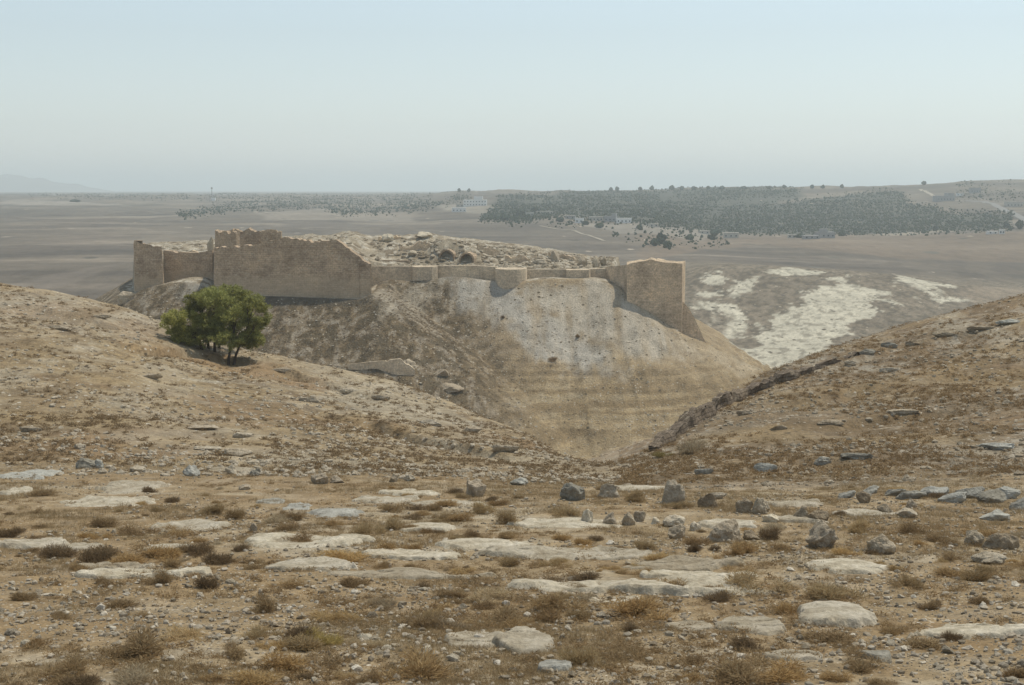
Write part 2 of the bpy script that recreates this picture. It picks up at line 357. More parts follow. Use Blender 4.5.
def masonry_mat(name, c0, c1, mortar, bw=0.75, bh=0.36, worn=0.5, patch=None):
    m, t, b = new_mat(name)
    uv = N(t, 'ShaderNodeUVMap', uv_map='UVMap'); geo = t.nodes.new('ShaderNodeNewGeometry')
    br = N(t, 'ShaderNodeTexBrick', Scale=1.0, offset=0.5)
    br.inputs['Brick Width'].default_value = bw; br.inputs['Row Height'].default_value = bh
    br.inputs['Mortar Size'].default_value = 0.02; br.inputs['Mortar Smooth'].default_value = 0.4; br.inputs['Bias'].default_value = 0.0
    br.inputs['Color1'].default_value = (*c0, 1); br.inputs['Color2'].default_value = (*c1, 1); br.inputs['Mortar'].default_value = (*mortar, 1)
    wn = noise(t, uv.outputs[0], 0.6, 3); t.links.new(uv.outputs[0], br.inputs['Vector'])
    n1 = noise(t, geo.outputs['Position'], 0.16, 6, 0.75); n3 = noise(t, mapped(t, uv.outputs[0], 0.25, 1.3, 1), 1.0, 4, 0.7); n2 = noise(t, geo.outputs['Position'], 2.2, 5, 0.75)
    c = mix(t, 1.0, br.outputs['Color'], ramp(t, n1, [(0.32, (0.62, 0.60, 0.58)), (0.5, g(1)), (0.68, (1.32, 1.30, 1.24))]), 'MULTIPLY')
    c = mix(t, 1.0, c, ramp(t, n3, [(0.3, (0.84, 0.81, 0.78)), (0.55, g(1.0)), (0.75, g(1.14))]), 'MULTIPLY')
    c = mix(t, 1.0, c, ramp(t, n2, [(0.3, g(0.6)), (0.7, g(1.38))]), 'MULTIPLY')
    v = spots(t, mapped(t, uv.outputs[0], 1, 2.0, 1), 1.1, 0, 1)                      # single replaced, paler blocks
    s = N(t, 'ShaderNodeSeparateColor'); t.links.new(v.outputs['Color'], s.inputs[0])
    f = math_n(t, 'MULTIPLY', math_n(t, 'GREATER_THAN', s.outputs[0], 0.88), math_n(t, 'LESS_THAN', v.outputs['Distance'], 0.42))
    c = mix(t, math_n(t, 'MULTIPLY', f, worn), c, (0.48, 0.40, 0.29))
    if patch is not None:                                                             # the repaired, paler lower courses
        sx = t.nodes.new('ShaderNodeSeparateXYZ'); t.links.new(uv.outputs[0], sx.inputs[0])
        pf = math_n(t, 'SUBTRACT', math_n(t, 'ADD', math_n(t, 'MULTIPLY', sx.outputs[1], -0.55), patch * 0.55), math_n(t, 'MULTIPLY', math_n(t, 'SUBTRACT', n1, 0.5), -3.0), True)
        c = mix(t, math_n(t, 'MULTIPLY', pf, 0.45), c, (0.50, 0.40, 0.28))
    t.links.new(c, b.inputs['Base Color'])
    bp = N(t, 'ShaderNodeBump', Strength=0.8, Distance=0.06); t.links.new(br.outputs['Fac'], bp.inputs['Height']); bp.invert = True
    b2 = N(t, 'ShaderNodeBump', Strength=0.7, Distance=0.2); t.links.new(n2, b2.inputs['Height']); t.links.new(bp.outputs[0], b2.inputs['Normal'])
    t.links.new(b2.outputs[0], b.inputs['Normal']); return m

def plant_mat(name, cols, trans=0.45):
    m, t, b = new_mat(name)
    oi = t.nodes.new('ShaderNodeObjectInfo'); geo = t.nodes.new('ShaderNodeNewGeometry')
    c = ramp(t, geo.outputs['Random Per Island'], cols)
    c = mix(t, 1.0, c, ramp(t, oi.outputs['Random'], [(0, (0.70, 0.66, 0.62)), (0.45, (0.95, 0.95, 0.95)), (1, (1.25, 1.15, 0.95))]), 'MULTIPLY')
    t.links.new(c, b.inputs['Base Color']); b.inputs['Roughness'].default_value = 0.9
    tr = t.nodes.new('ShaderNodeBsdfTranslucent'); t.links.new(c, tr.inputs['Color']); mx_ = t.nodes.new('ShaderNodeMixShader'); mx_.inputs[0].default_value = trans
    o_ = next(n for n in t.nodes if n.type == 'OUTPUT_MATERIAL'); t.links.new(b.outputs[0], mx_.inputs[1]); t.links.new(tr.outputs[0], mx_.inputs[2]); t.links.new(mx_.outputs[0], o_.inputs[0])
    return m

def plain_mat(name, col, rough=0.9, vary=0.2, scale=0.5):
    m, t, b = new_mat(name); geo = t.nodes.new('ShaderNodeNewGeometry')
    n = noise(t, geo.outputs['Position'], scale, 4)
    t.links.new(mix(t, 1.0, col, ramp(t, n, [(0.3, g(1 - vary)), (0.7, g(1 + vary))]), 'MULTIPLY'), b.inputs['Base Color'])
    b.inputs['Roughness'].default_value = rough; return m

M_near = terrain_mat('stony_soil', 9.0, (0.50, 0.45, 0.37), (0.11, 0.085, 0.06), 0.42, 0.22, 6.0, 0.9, 0.05, 1.0, 0.35)
M_hill = terrain_mat('hillside_soil', 2.6, (0.46, 0.41, 0.33), (0.105, 0.08, 0.052), 0.40, 0.40, 1.6, 0.9, 0.3, 0.8, 0.30)
M_castle = terrain_mat('castle_slope_soil', 2.2, (0.42, 0.37, 0.29), (0.12, 0.095, 0.06), 0.34, 0.22, 0.9, 1.0, 0.6, 0.8, 0.34)
M_mid = terrain_mat('pale_hill_soil', 0.5, (0.40, 0.35, 0.27), (0.10, 0.085, 0.062), 0.10, 0.38, 0.33, 0.8, 1.0, 0.6, 0.25)
M_far = terrain_mat('plain_soil', 0.10, (0.36, 0.30, 0.23), (0.10, 0.09, 0.07), 0.06, 0.12, 0.05, 0.5, 2.0, 0.5, 0.22)
M_rock = rock_mat('weathered_limestone', (0.27, 0.22, 0.155), (0.44, 0.37, 0.275), (0.60, 0.53, 0.42), 4.0, 0.9)
M_rock_d = rock_mat('dark_limestone', (0.27, 0.215, 0.15), (0.42, 0.345, 0.25), (0.58, 0.50, 0.385), 4.0, 0.9)
M_rock_p = rock_mat('cream_stone', (0.42, 0.34, 0.24), (0.52, 0.45, 0.34), (0.60, 0.54, 0.43))
M_slab = rock_mat('pale_bedrock', (0.27, 0.22, 0.15), (0.42, 0.365, 0.275), (0.53, 0.475, 0.385), 1.6, 0.8)
M_grey = rock_mat('grey_bedrock', (0.23, 0.215, 0.18), (0.35, 0.335, 0.29), (0.47, 0.455, 0.40), 2.0, 0.7)
M_gravel = rock_mat('loose_stones', (0.30, 0.25, 0.19), (0.44, 0.39, 0.315), (0.58, 0.54, 0.46), 1.3, 0.3, True)
M_wall = masonry_mat('old_masonry', (0.42, 0.315, 0.215), (0.49, 0.375, 0.262), (0.20, 0.15, 0.10), 1.1, 0.5, 0.75, -22.0)
M_tower = masonry_mat('tower_masonry', (0.58, 0.45, 0.31), (0.65, 0.51, 0.36), (0.38, 0.295, 0.20), 1.0, 0.45)
M_cream = masonry_mat('restored_masonry', (0.58, 0.475, 0.345), (0.66, 0.545, 0.40), (0.44, 0.355, 0.25), 0.7, 0.33, 0.2)
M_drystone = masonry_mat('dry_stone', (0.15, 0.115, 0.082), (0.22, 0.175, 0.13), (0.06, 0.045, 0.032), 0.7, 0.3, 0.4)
M_shrub = plant_mat('dry_twigs', [(0, (0.216, 0.148, 0.077)), (0.5, (0.346, 0.246, 0.131)), (1, (0.475, 0.355, 0.202))])
M_shrub_d = plant_mat('dark_dry_twigs', [(0, (0.141, 0.101, 0.057)), (0.5, (0.238, 0.170, 0.096)), (1, (0.346, 0.251, 0.153))])
M_straw = plant_mat('golden_straw', [(0, (0.303, 0.212, 0.105)), (0.5, (0.411, 0.302, 0.158)), (1, (0.500, 0.397, 0.242))])
M_olive = plant_mat('olive_twigs', [(0, (0.22, 0.18, 0.07)), (0.5, (0.33, 0.27, 0.11)), (1, (0.44, 0.36, 0.17))])
M_hay = plant_mat('low_hay', [(0, (0.26, 0.185, 0.095)), (0.5, (0.36, 0.268, 0.145)), (1, (0.46, 0.36, 0.215))])
M_greytw = plant_mat('grey_twigs', [(0, (0.297, 0.227, 0.138)), (0.5, (0.432, 0.351, 0.230)), (1, (0.567, 0.468, 0.322))])
M_needle = plant_mat('pine_needles', [(0, (0.22, 0.23, 0.07)), (0.5, (0.34, 0.35, 0.12)), (1, (0.46, 0.46, 0.20))], 0.6)
M_bark = plain_mat('pine_bark', (0.075, 0.055, 0.042), 0.95, 0.35, 4)
M_conifer = plant_mat('dark_conifer', [(0, (0.028, 0.048, 0.028)), (0.5, (0.042, 0.066, 0.038)), (1, (0.060, 0.085, 0.050))])
M_white = plain_mat('white_plaster', (0.74, 0.72, 0.68), 0.8, 0.06); M_tan = plain_mat('tan_plaster', (0.46, 0.42, 0.36), 0.85, 0.1)
M_greyp = plain_mat('grey_concrete', (0.32, 0.31, 0.30), 0.9, 0.1); M_dark = plain_mat('dark_window', (0.03, 0.035, 0.04), 0.3, 0.1)
M_track = plain_mat('pale_track', (0.36, 0.31, 0.24), 0.95, 0.12, 0.1); M_asph = plain_mat('grey_road', (0.22, 0.21, 0.195), 0.95, 0.12, 0.1)
M_mount = plain_mat('far_mountain', (0.16, 0.14, 0.12), 0.95, 0.2, 0.001)

# ------------------------------------------------------------------ ground sheets
ysegs = [(3, 12, 16), (12, 66, 200), (66, 170, 250), (170, 335, 70), (335, 470, 210), (470, 1000, 150), (1000, 3400, 170), (3400, 60000, 40)]
ylist = []
for a_, b_, n_ in ysegs: ylist += list(np.exp(np.linspace(math.log(a_), math.log(b_), n_, endpoint=False)))
ylist.append(60000.0); ylist = np.array(ylist)
alist = np.concatenate([np.linspace(-0.78, -0.40, 40, endpoint=False), np.linspace(-0.40, 0.40, 800, endpoint=False), np.linspace(0.40, 0.78, 41)])
AA, YY = np.meshgrid(alist, ylist)
XX = AA * YY; ZZ = H(XX.ravel(), YY.ravel()).reshape(XX.shape)
PXX = AA * F + CX

def pmask(poly, d0=5, d1=9000, soft=None, warp=0.0, wscale=0.05):
    """polygon given over the photo, carried onto the ground; returns a 0..1 mask over the ground grid"""
    pts = []
    for q in poly:
        h = hit(q[0], q[1], d0, d1, False)
        if h is None: return np.zeros_like(XX)
        pts.append((h.x / h.y, math.log(h.y)))
    ym = sum(p[1] for p in pts) / len(pts); r = math.exp(ym); s = soft if soft else r * 0.004
    mg = (warp * 2.5 + 3 * s + 2) / r
    sel = (AA > min(p[0] for p in pts) - mg) & (AA < max(p[0] for p in pts) + mg) & (np.log(YY) > min(p[1] for p in pts) - 2 * mg) & (np.log(YY) < max(p[1] for p in pts) + 2 * mg)
    out = np.zeros_like(XX)
    if not sel.any(): return out
    xs, ys, as_ = XX[sel], YY[sel], AA[sel]
    wx = (vn(xs * wscale, ys * wscale * .7, seed=91) + vn(xs * wscale * 3, ys * wscale * 2, seed=92) * .7 + vn(xs * wscale * 8, ys * wscale * 5, seed=93) * .4) * warp
    sd = sdist([(p[0] * r, p[1] * r * 0.5) for p in pts], as_ * r, np.log(ys) * r * 0.5) + wx * 0.8
    out[sel] = 1 - sstep(-s, s, sd)
    return out

def col(*c): return np.array(c)
ALB = np.zeros(XX.shape + (3,)) + col(0.27, 0.20, 0.115)
def blend(mask, c): 
    global ALB
    ALB = ALB + (col(*c) - ALB) * mask[..., None]
n_big = fbm(XX * 0.06, YY * 0.10, 4, 101); n_mid = fbm(XX * 0.5, YY * 0.9, 4, 105)
blend(sstep(0.0, 0.5, n_big) * 0.5, (0.33, 0.265, 0.175)); blend(sstep(0.1, 0.45, n_mid) * 0.55, (0.38, 0.325, 0.24)); blend(sstep(0.0, 0.4, -n_mid) * 0.7, (0.195, 0.13, 0.065)); blend(sstep(0.05, 0.4, -n_big + .3 * n_mid) * 0.5, (0.22, 0.145, 0.07))
lefthill = sstep(68, 80, YY) * (AA < 0.078); righthill = sstep(63, 74, YY) * (AA >= 0.078)
h1 = fbm(XX * 0.05, YY * 0.09, 4, 111); h2 = fbm(XX * 0.25, YY * 0.4, 4, 115)
h3 = fbm(XX * 0.7, YY * 0.9, 4, 117); up = sstep(95, 135, YY) * (1 + .3 * h1)
blend(lefthill, (0.285, 0.212, 0.122)); blend(lefthill * sstep(0.0, 0.4, h2) * (0.25 + 0.45 * up), (0.37, 0.315, 0.235)); blend(lefthill * sstep(0.05, 0.35, -h1 + 0.3 * h2) * 0.7, (0.235, 0.15, 0.075)); blend(lefthill * sstep(0.02, 0.3, -h3) * (0.35 + .4 * up), (0.15, 0.108, 0.066)); blend(lefthill * sstep(0.10, 0.35, h3) * (.15 + .3 * up), (0.42, 0.36, 0.265))
blend(lefthill * sstep(125, 148, YY) * 0.4, (0.38, 0.32, 0.24))
blend(righthill, (0.225, 0.165, 0.10)); blend(righthill * sstep(-0.05, 0.4, h2) * 0.5, (0.29, 0.245, 0.185)); blend(righthill * sstep(0.0, 0.35, -h1 + .3 * h2) * 0.7, (0.215, 0.142, 0.075)); blend(righthill * sstep(0.05, 0.35, -h3) * 0.6, (0.12, 0.09, 0.058)); blend(righthill * sstep(0.2, 0.5, h3) * .6, (0.38, 0.34, 0.275))
blend(pmask([(728, 490), (736, 476), (752, 460), (775, 446), (778, 449), (757, 464), (741, 480), (734, 491)], 50, 200, warp=0.3, wscale=.4, soft=0.4) * 0.7, (0.36, 0.30, 0.22))
st_ = vn((ZZ - 0.035 * XX) * 1.5 + 0.5 * h1, XX * 0.05 + YY * .02, seed=119); hl = np.clip(lefthill + righthill, 0, 1) * (YY < 230)
blend(hl * sstep(0.25, 0.6, st_ + .35 * h2) * .45, (0.38, 0.33, 0.245)); blend(hl * sstep(0.2, 0.5, -st_ + .3 * h2) * .55, (0.19, 0.132, 0.070)); blend(hl * sstep(0.0, 0.4, fbm(XX * .12, YY * .16, 3, 118)) * .35, (0.31, 0.225, 0.115))
# ochre bank by the pines
blend(pmask([(112, 342), (165, 348), (215, 352), (270, 366), (330, 388), (325, 396), (262, 378), (200, 366), (140, 358)], warp=1.0, wscale=.3, soft=1.0) * 0.7, (0.25, 0.16, 0.08))
# the castle hill
cs = np.full(XX.shape, 1e3); _cy = (YY > 230) & (YY < 700) & (XX > -260) & (XX < 200); cs[_cy] = sdist(RIM, XX[_cy], YY[_cy]); cmask = (castle_h(XX.ravel(), YY.ravel()).reshape(XX.shape) > table(XX, YY) - 1.5) & (YY > 240)
cm = cmask.astype(float)
c1 = fbm(XX * 0.08, YY * 0.08, 4, 121); c2 = fbm(XX * 0.3, YY * 0.3, 3, 125)
blend(cm, (0.33, 0.25, 0.155))
low = sstep(18, 45, cs + 6 * c1)
blend(cm * low * sstep(390, 470, PXX), (0.35, 0.262, 0.15)); blend(cm * low * sstep(0.1, 0.4, c2) * 0.5, (0.43, 0.35, 0.235))
fur = vn(ZZ * 1.5 + c1 * 0.7, XX * 0.03, seed=127) ; blend(cm * low * sstep(0.05, 0.4, fur) * 0.6, (0.20, 0.14, 0.072)); blend(cm * low * sstep(0.2, 0.7, -fur) * 0.4, (0.40, 0.33, 0.22)); blend(cm * sstep(0.15, 0.5, -c2) * 0.35, (0.22, 0.165, 0.10))
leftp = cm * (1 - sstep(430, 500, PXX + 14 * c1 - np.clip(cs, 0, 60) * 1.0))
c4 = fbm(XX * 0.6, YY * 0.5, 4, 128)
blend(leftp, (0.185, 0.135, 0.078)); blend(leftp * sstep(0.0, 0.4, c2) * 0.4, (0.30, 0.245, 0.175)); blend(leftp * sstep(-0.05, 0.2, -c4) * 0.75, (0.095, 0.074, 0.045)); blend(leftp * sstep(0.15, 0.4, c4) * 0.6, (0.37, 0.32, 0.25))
for poly, c_, k_ in (([(447, 280), (488, 279), (520, 298), (575, 336), (625, 374), (575, 368), (525, 347), (482, 312), (460, 296)], (0.43, 0.395, 0.335), .9),
                     ([(522, 291), (560, 283), (602, 282), (640, 310), (695, 350), (650, 366), (600, 342), (560, 318)], (0.46, 0.41, 0.33), .85),
                     ([(378, 288), (440, 282), (425, 310), (400, 322), (380, 315)], (0.41, 0.36, 0.28), .6),
                     ([(170, 292), (200, 280), (212, 286), (196, 310), (185, 318)], (0.42, 0.39, 0.33), .8),
                     ([(610, 285), (625, 290), (705, 345), (765, 372), (740, 376), (690, 352)], (0.44, 0.36, 0.25), .7)):
    blend(cm * np.clip(.85 + 0.9 * fbm(XX * .45, YY * .05, 3, 139), 0, 1) * pmask(poly, 300, 470, warp=2.4, wscale=.14, soft=2.2) * k_, c_)
blend(cm * pmask([(100, 300), (116, 288), (133, 283), (134, 299), (160, 292), (163, 281), (213, 277), (213, 290), (180, 292), (150, 302), (120, 304)], 300, 460, warp=1.0, wscale=.2, soft=1.0) * .75, (0.10, 0.085, 0.065))  # shadow left of the tower and below the set-back wall, painted into albedo
blend(cm * pmask([(215, 284), (371, 296), (366, 303), (300, 308), (225, 307)], 300, 460, warp=.8, wscale=.2, soft=.7) * .8, (0.085, 0.07, 0.05))  # bastion's shadow strip along its foot, darkened in the ground colour
blend(cm * (cs < -1.5), (0.36, 0.30, 0.215)); blend(cm * (cs < -1.5) * sstep(0.0, 0.35, c4), (0.50, 0.45, 0.36)); blend(cm * (cs < -1.5) * sstep(0.05, 0.4, -c2 - .4 * c4), (0.21, 0.165, 0.11))
# the pale hill
mid = sstep(470, 520, YY) * (1 - sstep(900, 1000, YY)) * (AA > 0.04)
p1 = fbm(XX * 0.02, YY * 0.015, 4, 131)
far = sstep(470, 560, YY)
blend(far, (0.112, 0.092, 0.071)); f1 = fbm(XX * 0.0025, YY * 0.0022, 4, 141); f2 = fbm(XX * 0.008, YY * 0.010, 4, 145)
blend(far * sstep(0.05, 0.5, f2) * 0.7, (0.175, 0.143, 0.107)); blend(far * sstep(0.0, 0.4, -f1) * 0.6, (0.060, 0.053, 0.044)); f3 = fbm(XX * 0.004, YY * 0.016, 4, 149); blend(far * sstep(0.15, 0.5, f3) * 0.7, (0.25, 0.205, 0.155)); blend(far * sstep(0.15, 0.5, -f3) * 0.5, (0.06, 0.052, 0.042)); _w = np.abs(fbm(XX * 0.0035 + 5, YY * 0.0035, 3, 153)); blend(far * (1 - sstep(0.0, 0.035, _w)) * sstep(900, 1100, YY) * .5, (0.24, 0.20, 0.155)); _q = vn(XX * .004 + .6 * f1, YY * .006, seed=157); blend(far * (np.floor(_q * 4) % 2 == 0) * 0.22, (0.20, 0.165, 0.12))
p2 = fbm(XX * 0.42, YY * 0.22, 3, 137)
blend(mid, (0.175, 0.143, 0.103)); blend(mid * sstep(0.0, 0.4, p1) * 0.3, (0.21, 0.17, 0.118)); blend(mid * sstep(0.0, 0.35, -p2) * 0.7, (0.075, 0.064, 0.047)); blend(mid * sstep(0.1, 0.4, p2) * 0.5, (0.25, 0.21, 0.155))
blend(pmask([(690, 262), (760, 262), (840, 265), (900, 272), (940, 281), (900, 277), (840, 271), (760, 267), (690, 266)], 600, 1000, warp=3, wscale=.03) * .7, (0.30, 0.24, 0.165))
CHALK = [[(738, 358), (768, 372), (818, 352), (866, 318), (886, 293), (855, 286), (806, 288), (788, 306), (756, 332)], [(880, 300), (935, 296), (975, 300), (930, 306)], [(700, 300), (730, 306), (745, 330), (735, 345), (705, 315)], [(900, 276), (950, 286), (930, 290), (895, 283)],
         [(703, 277), (722, 270), (733, 274), (717, 284), (706, 287)], [(727, 293), (742, 280), (760, 276), (752, 288), (735, 297)],
         [(690, 300), (702, 290), (722, 292), (712, 300), (696, 312)], [(755, 272), (800, 268), (835, 273), (790, 276)],
         [(855, 268), (890, 272), (910, 285), (880, 282)], [(820, 279), (845, 276), (840, 281)], [(928, 292), (944, 291), (940, 299)],
         [(840, 296), (878, 292), (872, 300), (845, 304)], [(842, 268), (870, 268), (905, 284), (922, 292), (900, 290)]]
chn = fbm(XX * 0.035, YY * 0.012, 4, 133)
for i, pl in enumerate(CHALK):
    mk = pmask(pl, 420, 960, warp=6, wscale=.085, soft=1.0)
    blend(mk * np.clip(0.5 + 3.0 * (chn + .5 * fbm(XX * .15, YY * .05, 3, 134) + (0.85 if i == 0 else 0.24)), 0, 1), (0.47, 0.43, 0.335))
blend(pmask([(958, 293), (990, 287), (1040, 286), (1060, 300), (975, 306)], 420, 1000, warp=2, wscale=.02) * .8, (0.25, 0.20, 0.145))
blend(mid * sstep(0.1, 0.35, -p2) * .55, (0.13, 0.11, 0.08))
# fields and bare strips beyond
for poly, c_, k_ in (([(640, 232), (730, 236), (860, 234), (1030, 231), (1040, 262), (900, 258), (760, 246), (700, 250), (640, 262)], (0.175, 0.13, 0.09), .7),
                     ([(0, 200), (60, 201), (130, 206), (60, 206), (0, 204)], (0.30, 0.26, 0.21), .6),
                     ([(260, 214), (330, 207), (410, 213), (420, 222), (330, 219), (265, 220)], (0.22, 0.185, 0.145), .8),
                     ([(262, 222), (340, 222), (400, 226), (300, 228)], (0.12, 0.10, 0.08), .8),
                     ([(265, 229), (360, 229), (380, 233), (290, 235)], (0.20, 0.17, 0.13), .7),
                     ([(440, 206), (500, 205), (560, 215), (520, 219), (450, 212)], (0.32, 0.28, 0.22), .6),
                     ([(570, 224), (640, 222), (720, 232), (700, 240), (620, 232)], (0.26, 0.23, 0.19), .5),
                     ([(50, 262), (130, 240), (200, 236), (130, 250)], (0.18, 0.15, 0.12), .5),
                     ([(0, 285), (60, 272), (130, 262), (70, 285), (0, 298)], (0.18, 0.15, 0.12), .5),
                     ([(880, 232), (955, 229), (960, 232), (880, 235)], (0.33, 0.28, 0.22), .7),
                     ([(840, 208), (900, 200), (935, 205), (960, 214), (900, 214)], (0.20, 0.155, 0.115), .7)):
    blend(pmask(poly, 480, 6000, warp=8, wscale=.012) * k_, c_)
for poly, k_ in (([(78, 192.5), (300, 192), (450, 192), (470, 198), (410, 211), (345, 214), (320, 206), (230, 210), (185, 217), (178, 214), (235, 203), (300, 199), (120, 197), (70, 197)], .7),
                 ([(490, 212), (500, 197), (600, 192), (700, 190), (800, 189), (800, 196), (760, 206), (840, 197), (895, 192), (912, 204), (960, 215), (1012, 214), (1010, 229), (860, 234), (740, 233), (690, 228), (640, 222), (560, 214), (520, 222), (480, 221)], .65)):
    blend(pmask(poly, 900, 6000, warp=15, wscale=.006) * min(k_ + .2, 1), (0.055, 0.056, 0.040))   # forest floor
ALB = np.clip(ALB, 0.02, 0.8)

ny, na = XX.shape
vid = np.arange(ny * na).reshape(ny, na)
quads = np.stack([vid[:-1, :-1], vid[:-1, 1:], vid[1:, 1:], vid[1:, :-1]], -1).reshape(-1, 4)
qy = YY[:-1, :-1].ravel(); qa = AA[:-1, :-1].ravel(); qc = (cmask[:-1, :-1] & (YY[:-1, :-1] < 560)).ravel()
region = np.where(qc, 3, np.where(qy < 68, 0, np.where(qy < 330, np.where(qa < 0.078, 1, 2), np.where((qy < 930) & (qa > 0.10), 4, 5))))
V = np.stack([XX, YY, ZZ], -1).reshape(-1, 3)
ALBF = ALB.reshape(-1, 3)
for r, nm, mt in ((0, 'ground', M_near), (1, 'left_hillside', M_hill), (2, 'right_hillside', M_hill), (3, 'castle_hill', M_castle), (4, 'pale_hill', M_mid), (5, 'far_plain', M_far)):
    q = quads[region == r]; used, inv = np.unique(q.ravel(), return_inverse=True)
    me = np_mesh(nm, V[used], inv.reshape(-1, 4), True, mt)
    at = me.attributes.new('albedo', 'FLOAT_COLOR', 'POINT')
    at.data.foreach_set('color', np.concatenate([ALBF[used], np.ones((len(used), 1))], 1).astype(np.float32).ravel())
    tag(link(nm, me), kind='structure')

# distant mountain, fading into the haze
mx = np.linspace(-5200, -3300, 60); prof = np.interp(mx, [-5200, -4400, -4150, -3900, -3600, -3300], [150, 128, 118, 70, 30, -40]) + 14 * vn(mx * 0.01, mx * 0, seed=5)
mv = []; 
for x_, z_ in zip(mx, prof): mv += [(x_, 11400, -60), (x_, 12000, max(z_, -58)), (x_, 12800, -60)]
mf = []
for i in range(len(mx) - 1):
    for k in (0, 1): a_ = i * 3 + k; mf.append((a_, a_ + 3, a_ + 4, a_ + 1))
tag(link('distant_mountain', np_mesh('distant_mountain', mv, np.array(mf), True, M_mount)), kind='structure')

# haze
bm = bmesh.new(); bmesh.ops.create_cube(bm, size=1.0)
for v in bm.verts: v.co = Vector((v.co.x * 100000, 20000 + v.co.y * 90000, -95 + (v.co.z + 0.5) * 265))
me = bpy.data.meshes.new('haze'); bm.to_mesh(me); bm.free()
hm = bpy.data.materials.new('haze_air'); hm.use_nodes = True; t = hm.node_tree; t.nodes.clear()
o_ = t.nodes.new('ShaderNodeOutputMaterial'); pv = t.nodes.new('ShaderNodeVolumePrincipled')
pv.inputs['Color'].default_value = (0.90, 0.985, 1.0, 1); pv.inputs['Density'].default_value = HAZE_DENSITY; pv.inputs['Anisotropy'].default_value = 0.3
t.links.new(pv.outputs[0], o_.inputs['Volume']); me.materials.append(hm)
hz = tag(link('haze', me), kind='stuff')

# ------------------------------------------------------------------ castle
def resample(path, res, closed=False):
    pts = [Vector((p[0], p[1])) for p in path]
    if closed: pts.append(pts[0])
    out = []; s = 0; ss = []
    for a, b in zip(pts[:-1], pts[1:]):
        L = (b - a).length; n = max(1, int(round(L / res)))
        for i in range(n): out.append(a + (b - a) * (i / n)); ss.append(s + L * i / n)
        s += L
    if not closed: out.append(pts[-1]); ss.append(s)
    return out, np.array(ss), s

def uv_set(me, uv):
    l = me.uv_layers.new(name='UVMap'); vi = np.empty(len(me.loops), dtype=np.int32); me.loops.foreach_get('vertex_index', vi)
    l.data.foreach_set('uv', np.asarray(uv, dtype=np.float32)[vi].ravel())

def wall(name, path, tops, zbot, thick, mat, parent, jag=0.5, rows=14, res=0.6, rough=0.07, seed=1, course=0.36, side=1):
    """a wall along path; tops = list of (fraction along, z) for its ragged top"""
    pts, ss, L = resample(path, res); n = len(pts)
    zt = np.interp(ss / L, [q[0] for q in tops], [q[1] for q in tops])
    jn = fbm(ss / 2.2, ss * 0 + seed, 3, seed) * jag + (vn(ss / 0.7, ss * 0 + 3, seed=seed + 9) > 0.45) * (-0.6 * jag)
    zt = zt + np.round(jn / course * 1.0) * course * 0.9 if jag > 0 else zt
    dirs = []
    for i in range(n):
        a = pts[max(i - 1, 0)]; b = pts[min(i + 1, n - 1)]; d = (b - a).normalized(); dirs.append(Vector((d.y, -d.x)) * side)
    prof = rows + 4; vs = []; uv = []; zb_list = zbot if isinstance(zbot, list) else None
    for i in range(n):
        nv = dirs[i]; p = pts[i]
        if zb_list: zbot = float(np.interp(ss[i] / L, [q[0] for q in zb_list], [q[1] for q in zb_list]))
        for k in range(rows + 1):
            f = k / rows; z = zbot + (zt[i] - zbot) * f
            dn = float(vn(ss[i] * 0.9, z * 1.1, seed=seed + 3)) * rough + float(vn(ss[i] * 0.15, z * 0.2, seed=seed + 4)) * rough * 2 - 0.03 * (z - zbot) * 0.5
            q = p + nv * dn; vs.append((q.x, q.y, z)); uv.append((ss[i], z))
        q = p - nv * thick; zb = zt[i] + float(vn(ss[i] * 0.5, 7.7, seed=seed + 5)) * 0.3 * jag
        qm = p - nv * thick * 0.5; vs.append((qm.x, qm.y, (zt[i] + zb) / 2 + 0.2 * jag * float(vn(ss[i], 3.3, seed=seed + 6)))); uv.append((ss[i], zt[i] + 0.7))
        vs.append((q.x, q.y, zb)); uv.append((ss[i], zt[i] + 1.4)); vs.append((q.x, q.y, zbot)); uv.append((ss[i], zbot - 5))
    fs = []
    for i in range(n - 1):
        for k in range(prof - 1):
            a = i * prof + k; b = a + prof
            fs.append((a, b, b + 1, a + 1) if side == 1 else (a, a + 1, b + 1, b))
    fs = np.array(fs); caps = [np.array([list(range(prof))]), np.array([[(n - 1) * prof + k for k in range(prof)]])]
    me = np_mesh(name, vs, [fs] + caps, False, mat); uv_set(me, uv)
    bm = bmesh.new(); bm.from_mesh(me); bmesh.ops.recalc_face_normals(bm, faces=bm.faces); bm.to_mesh(me); bm.free()
    return link(name, me, parent)

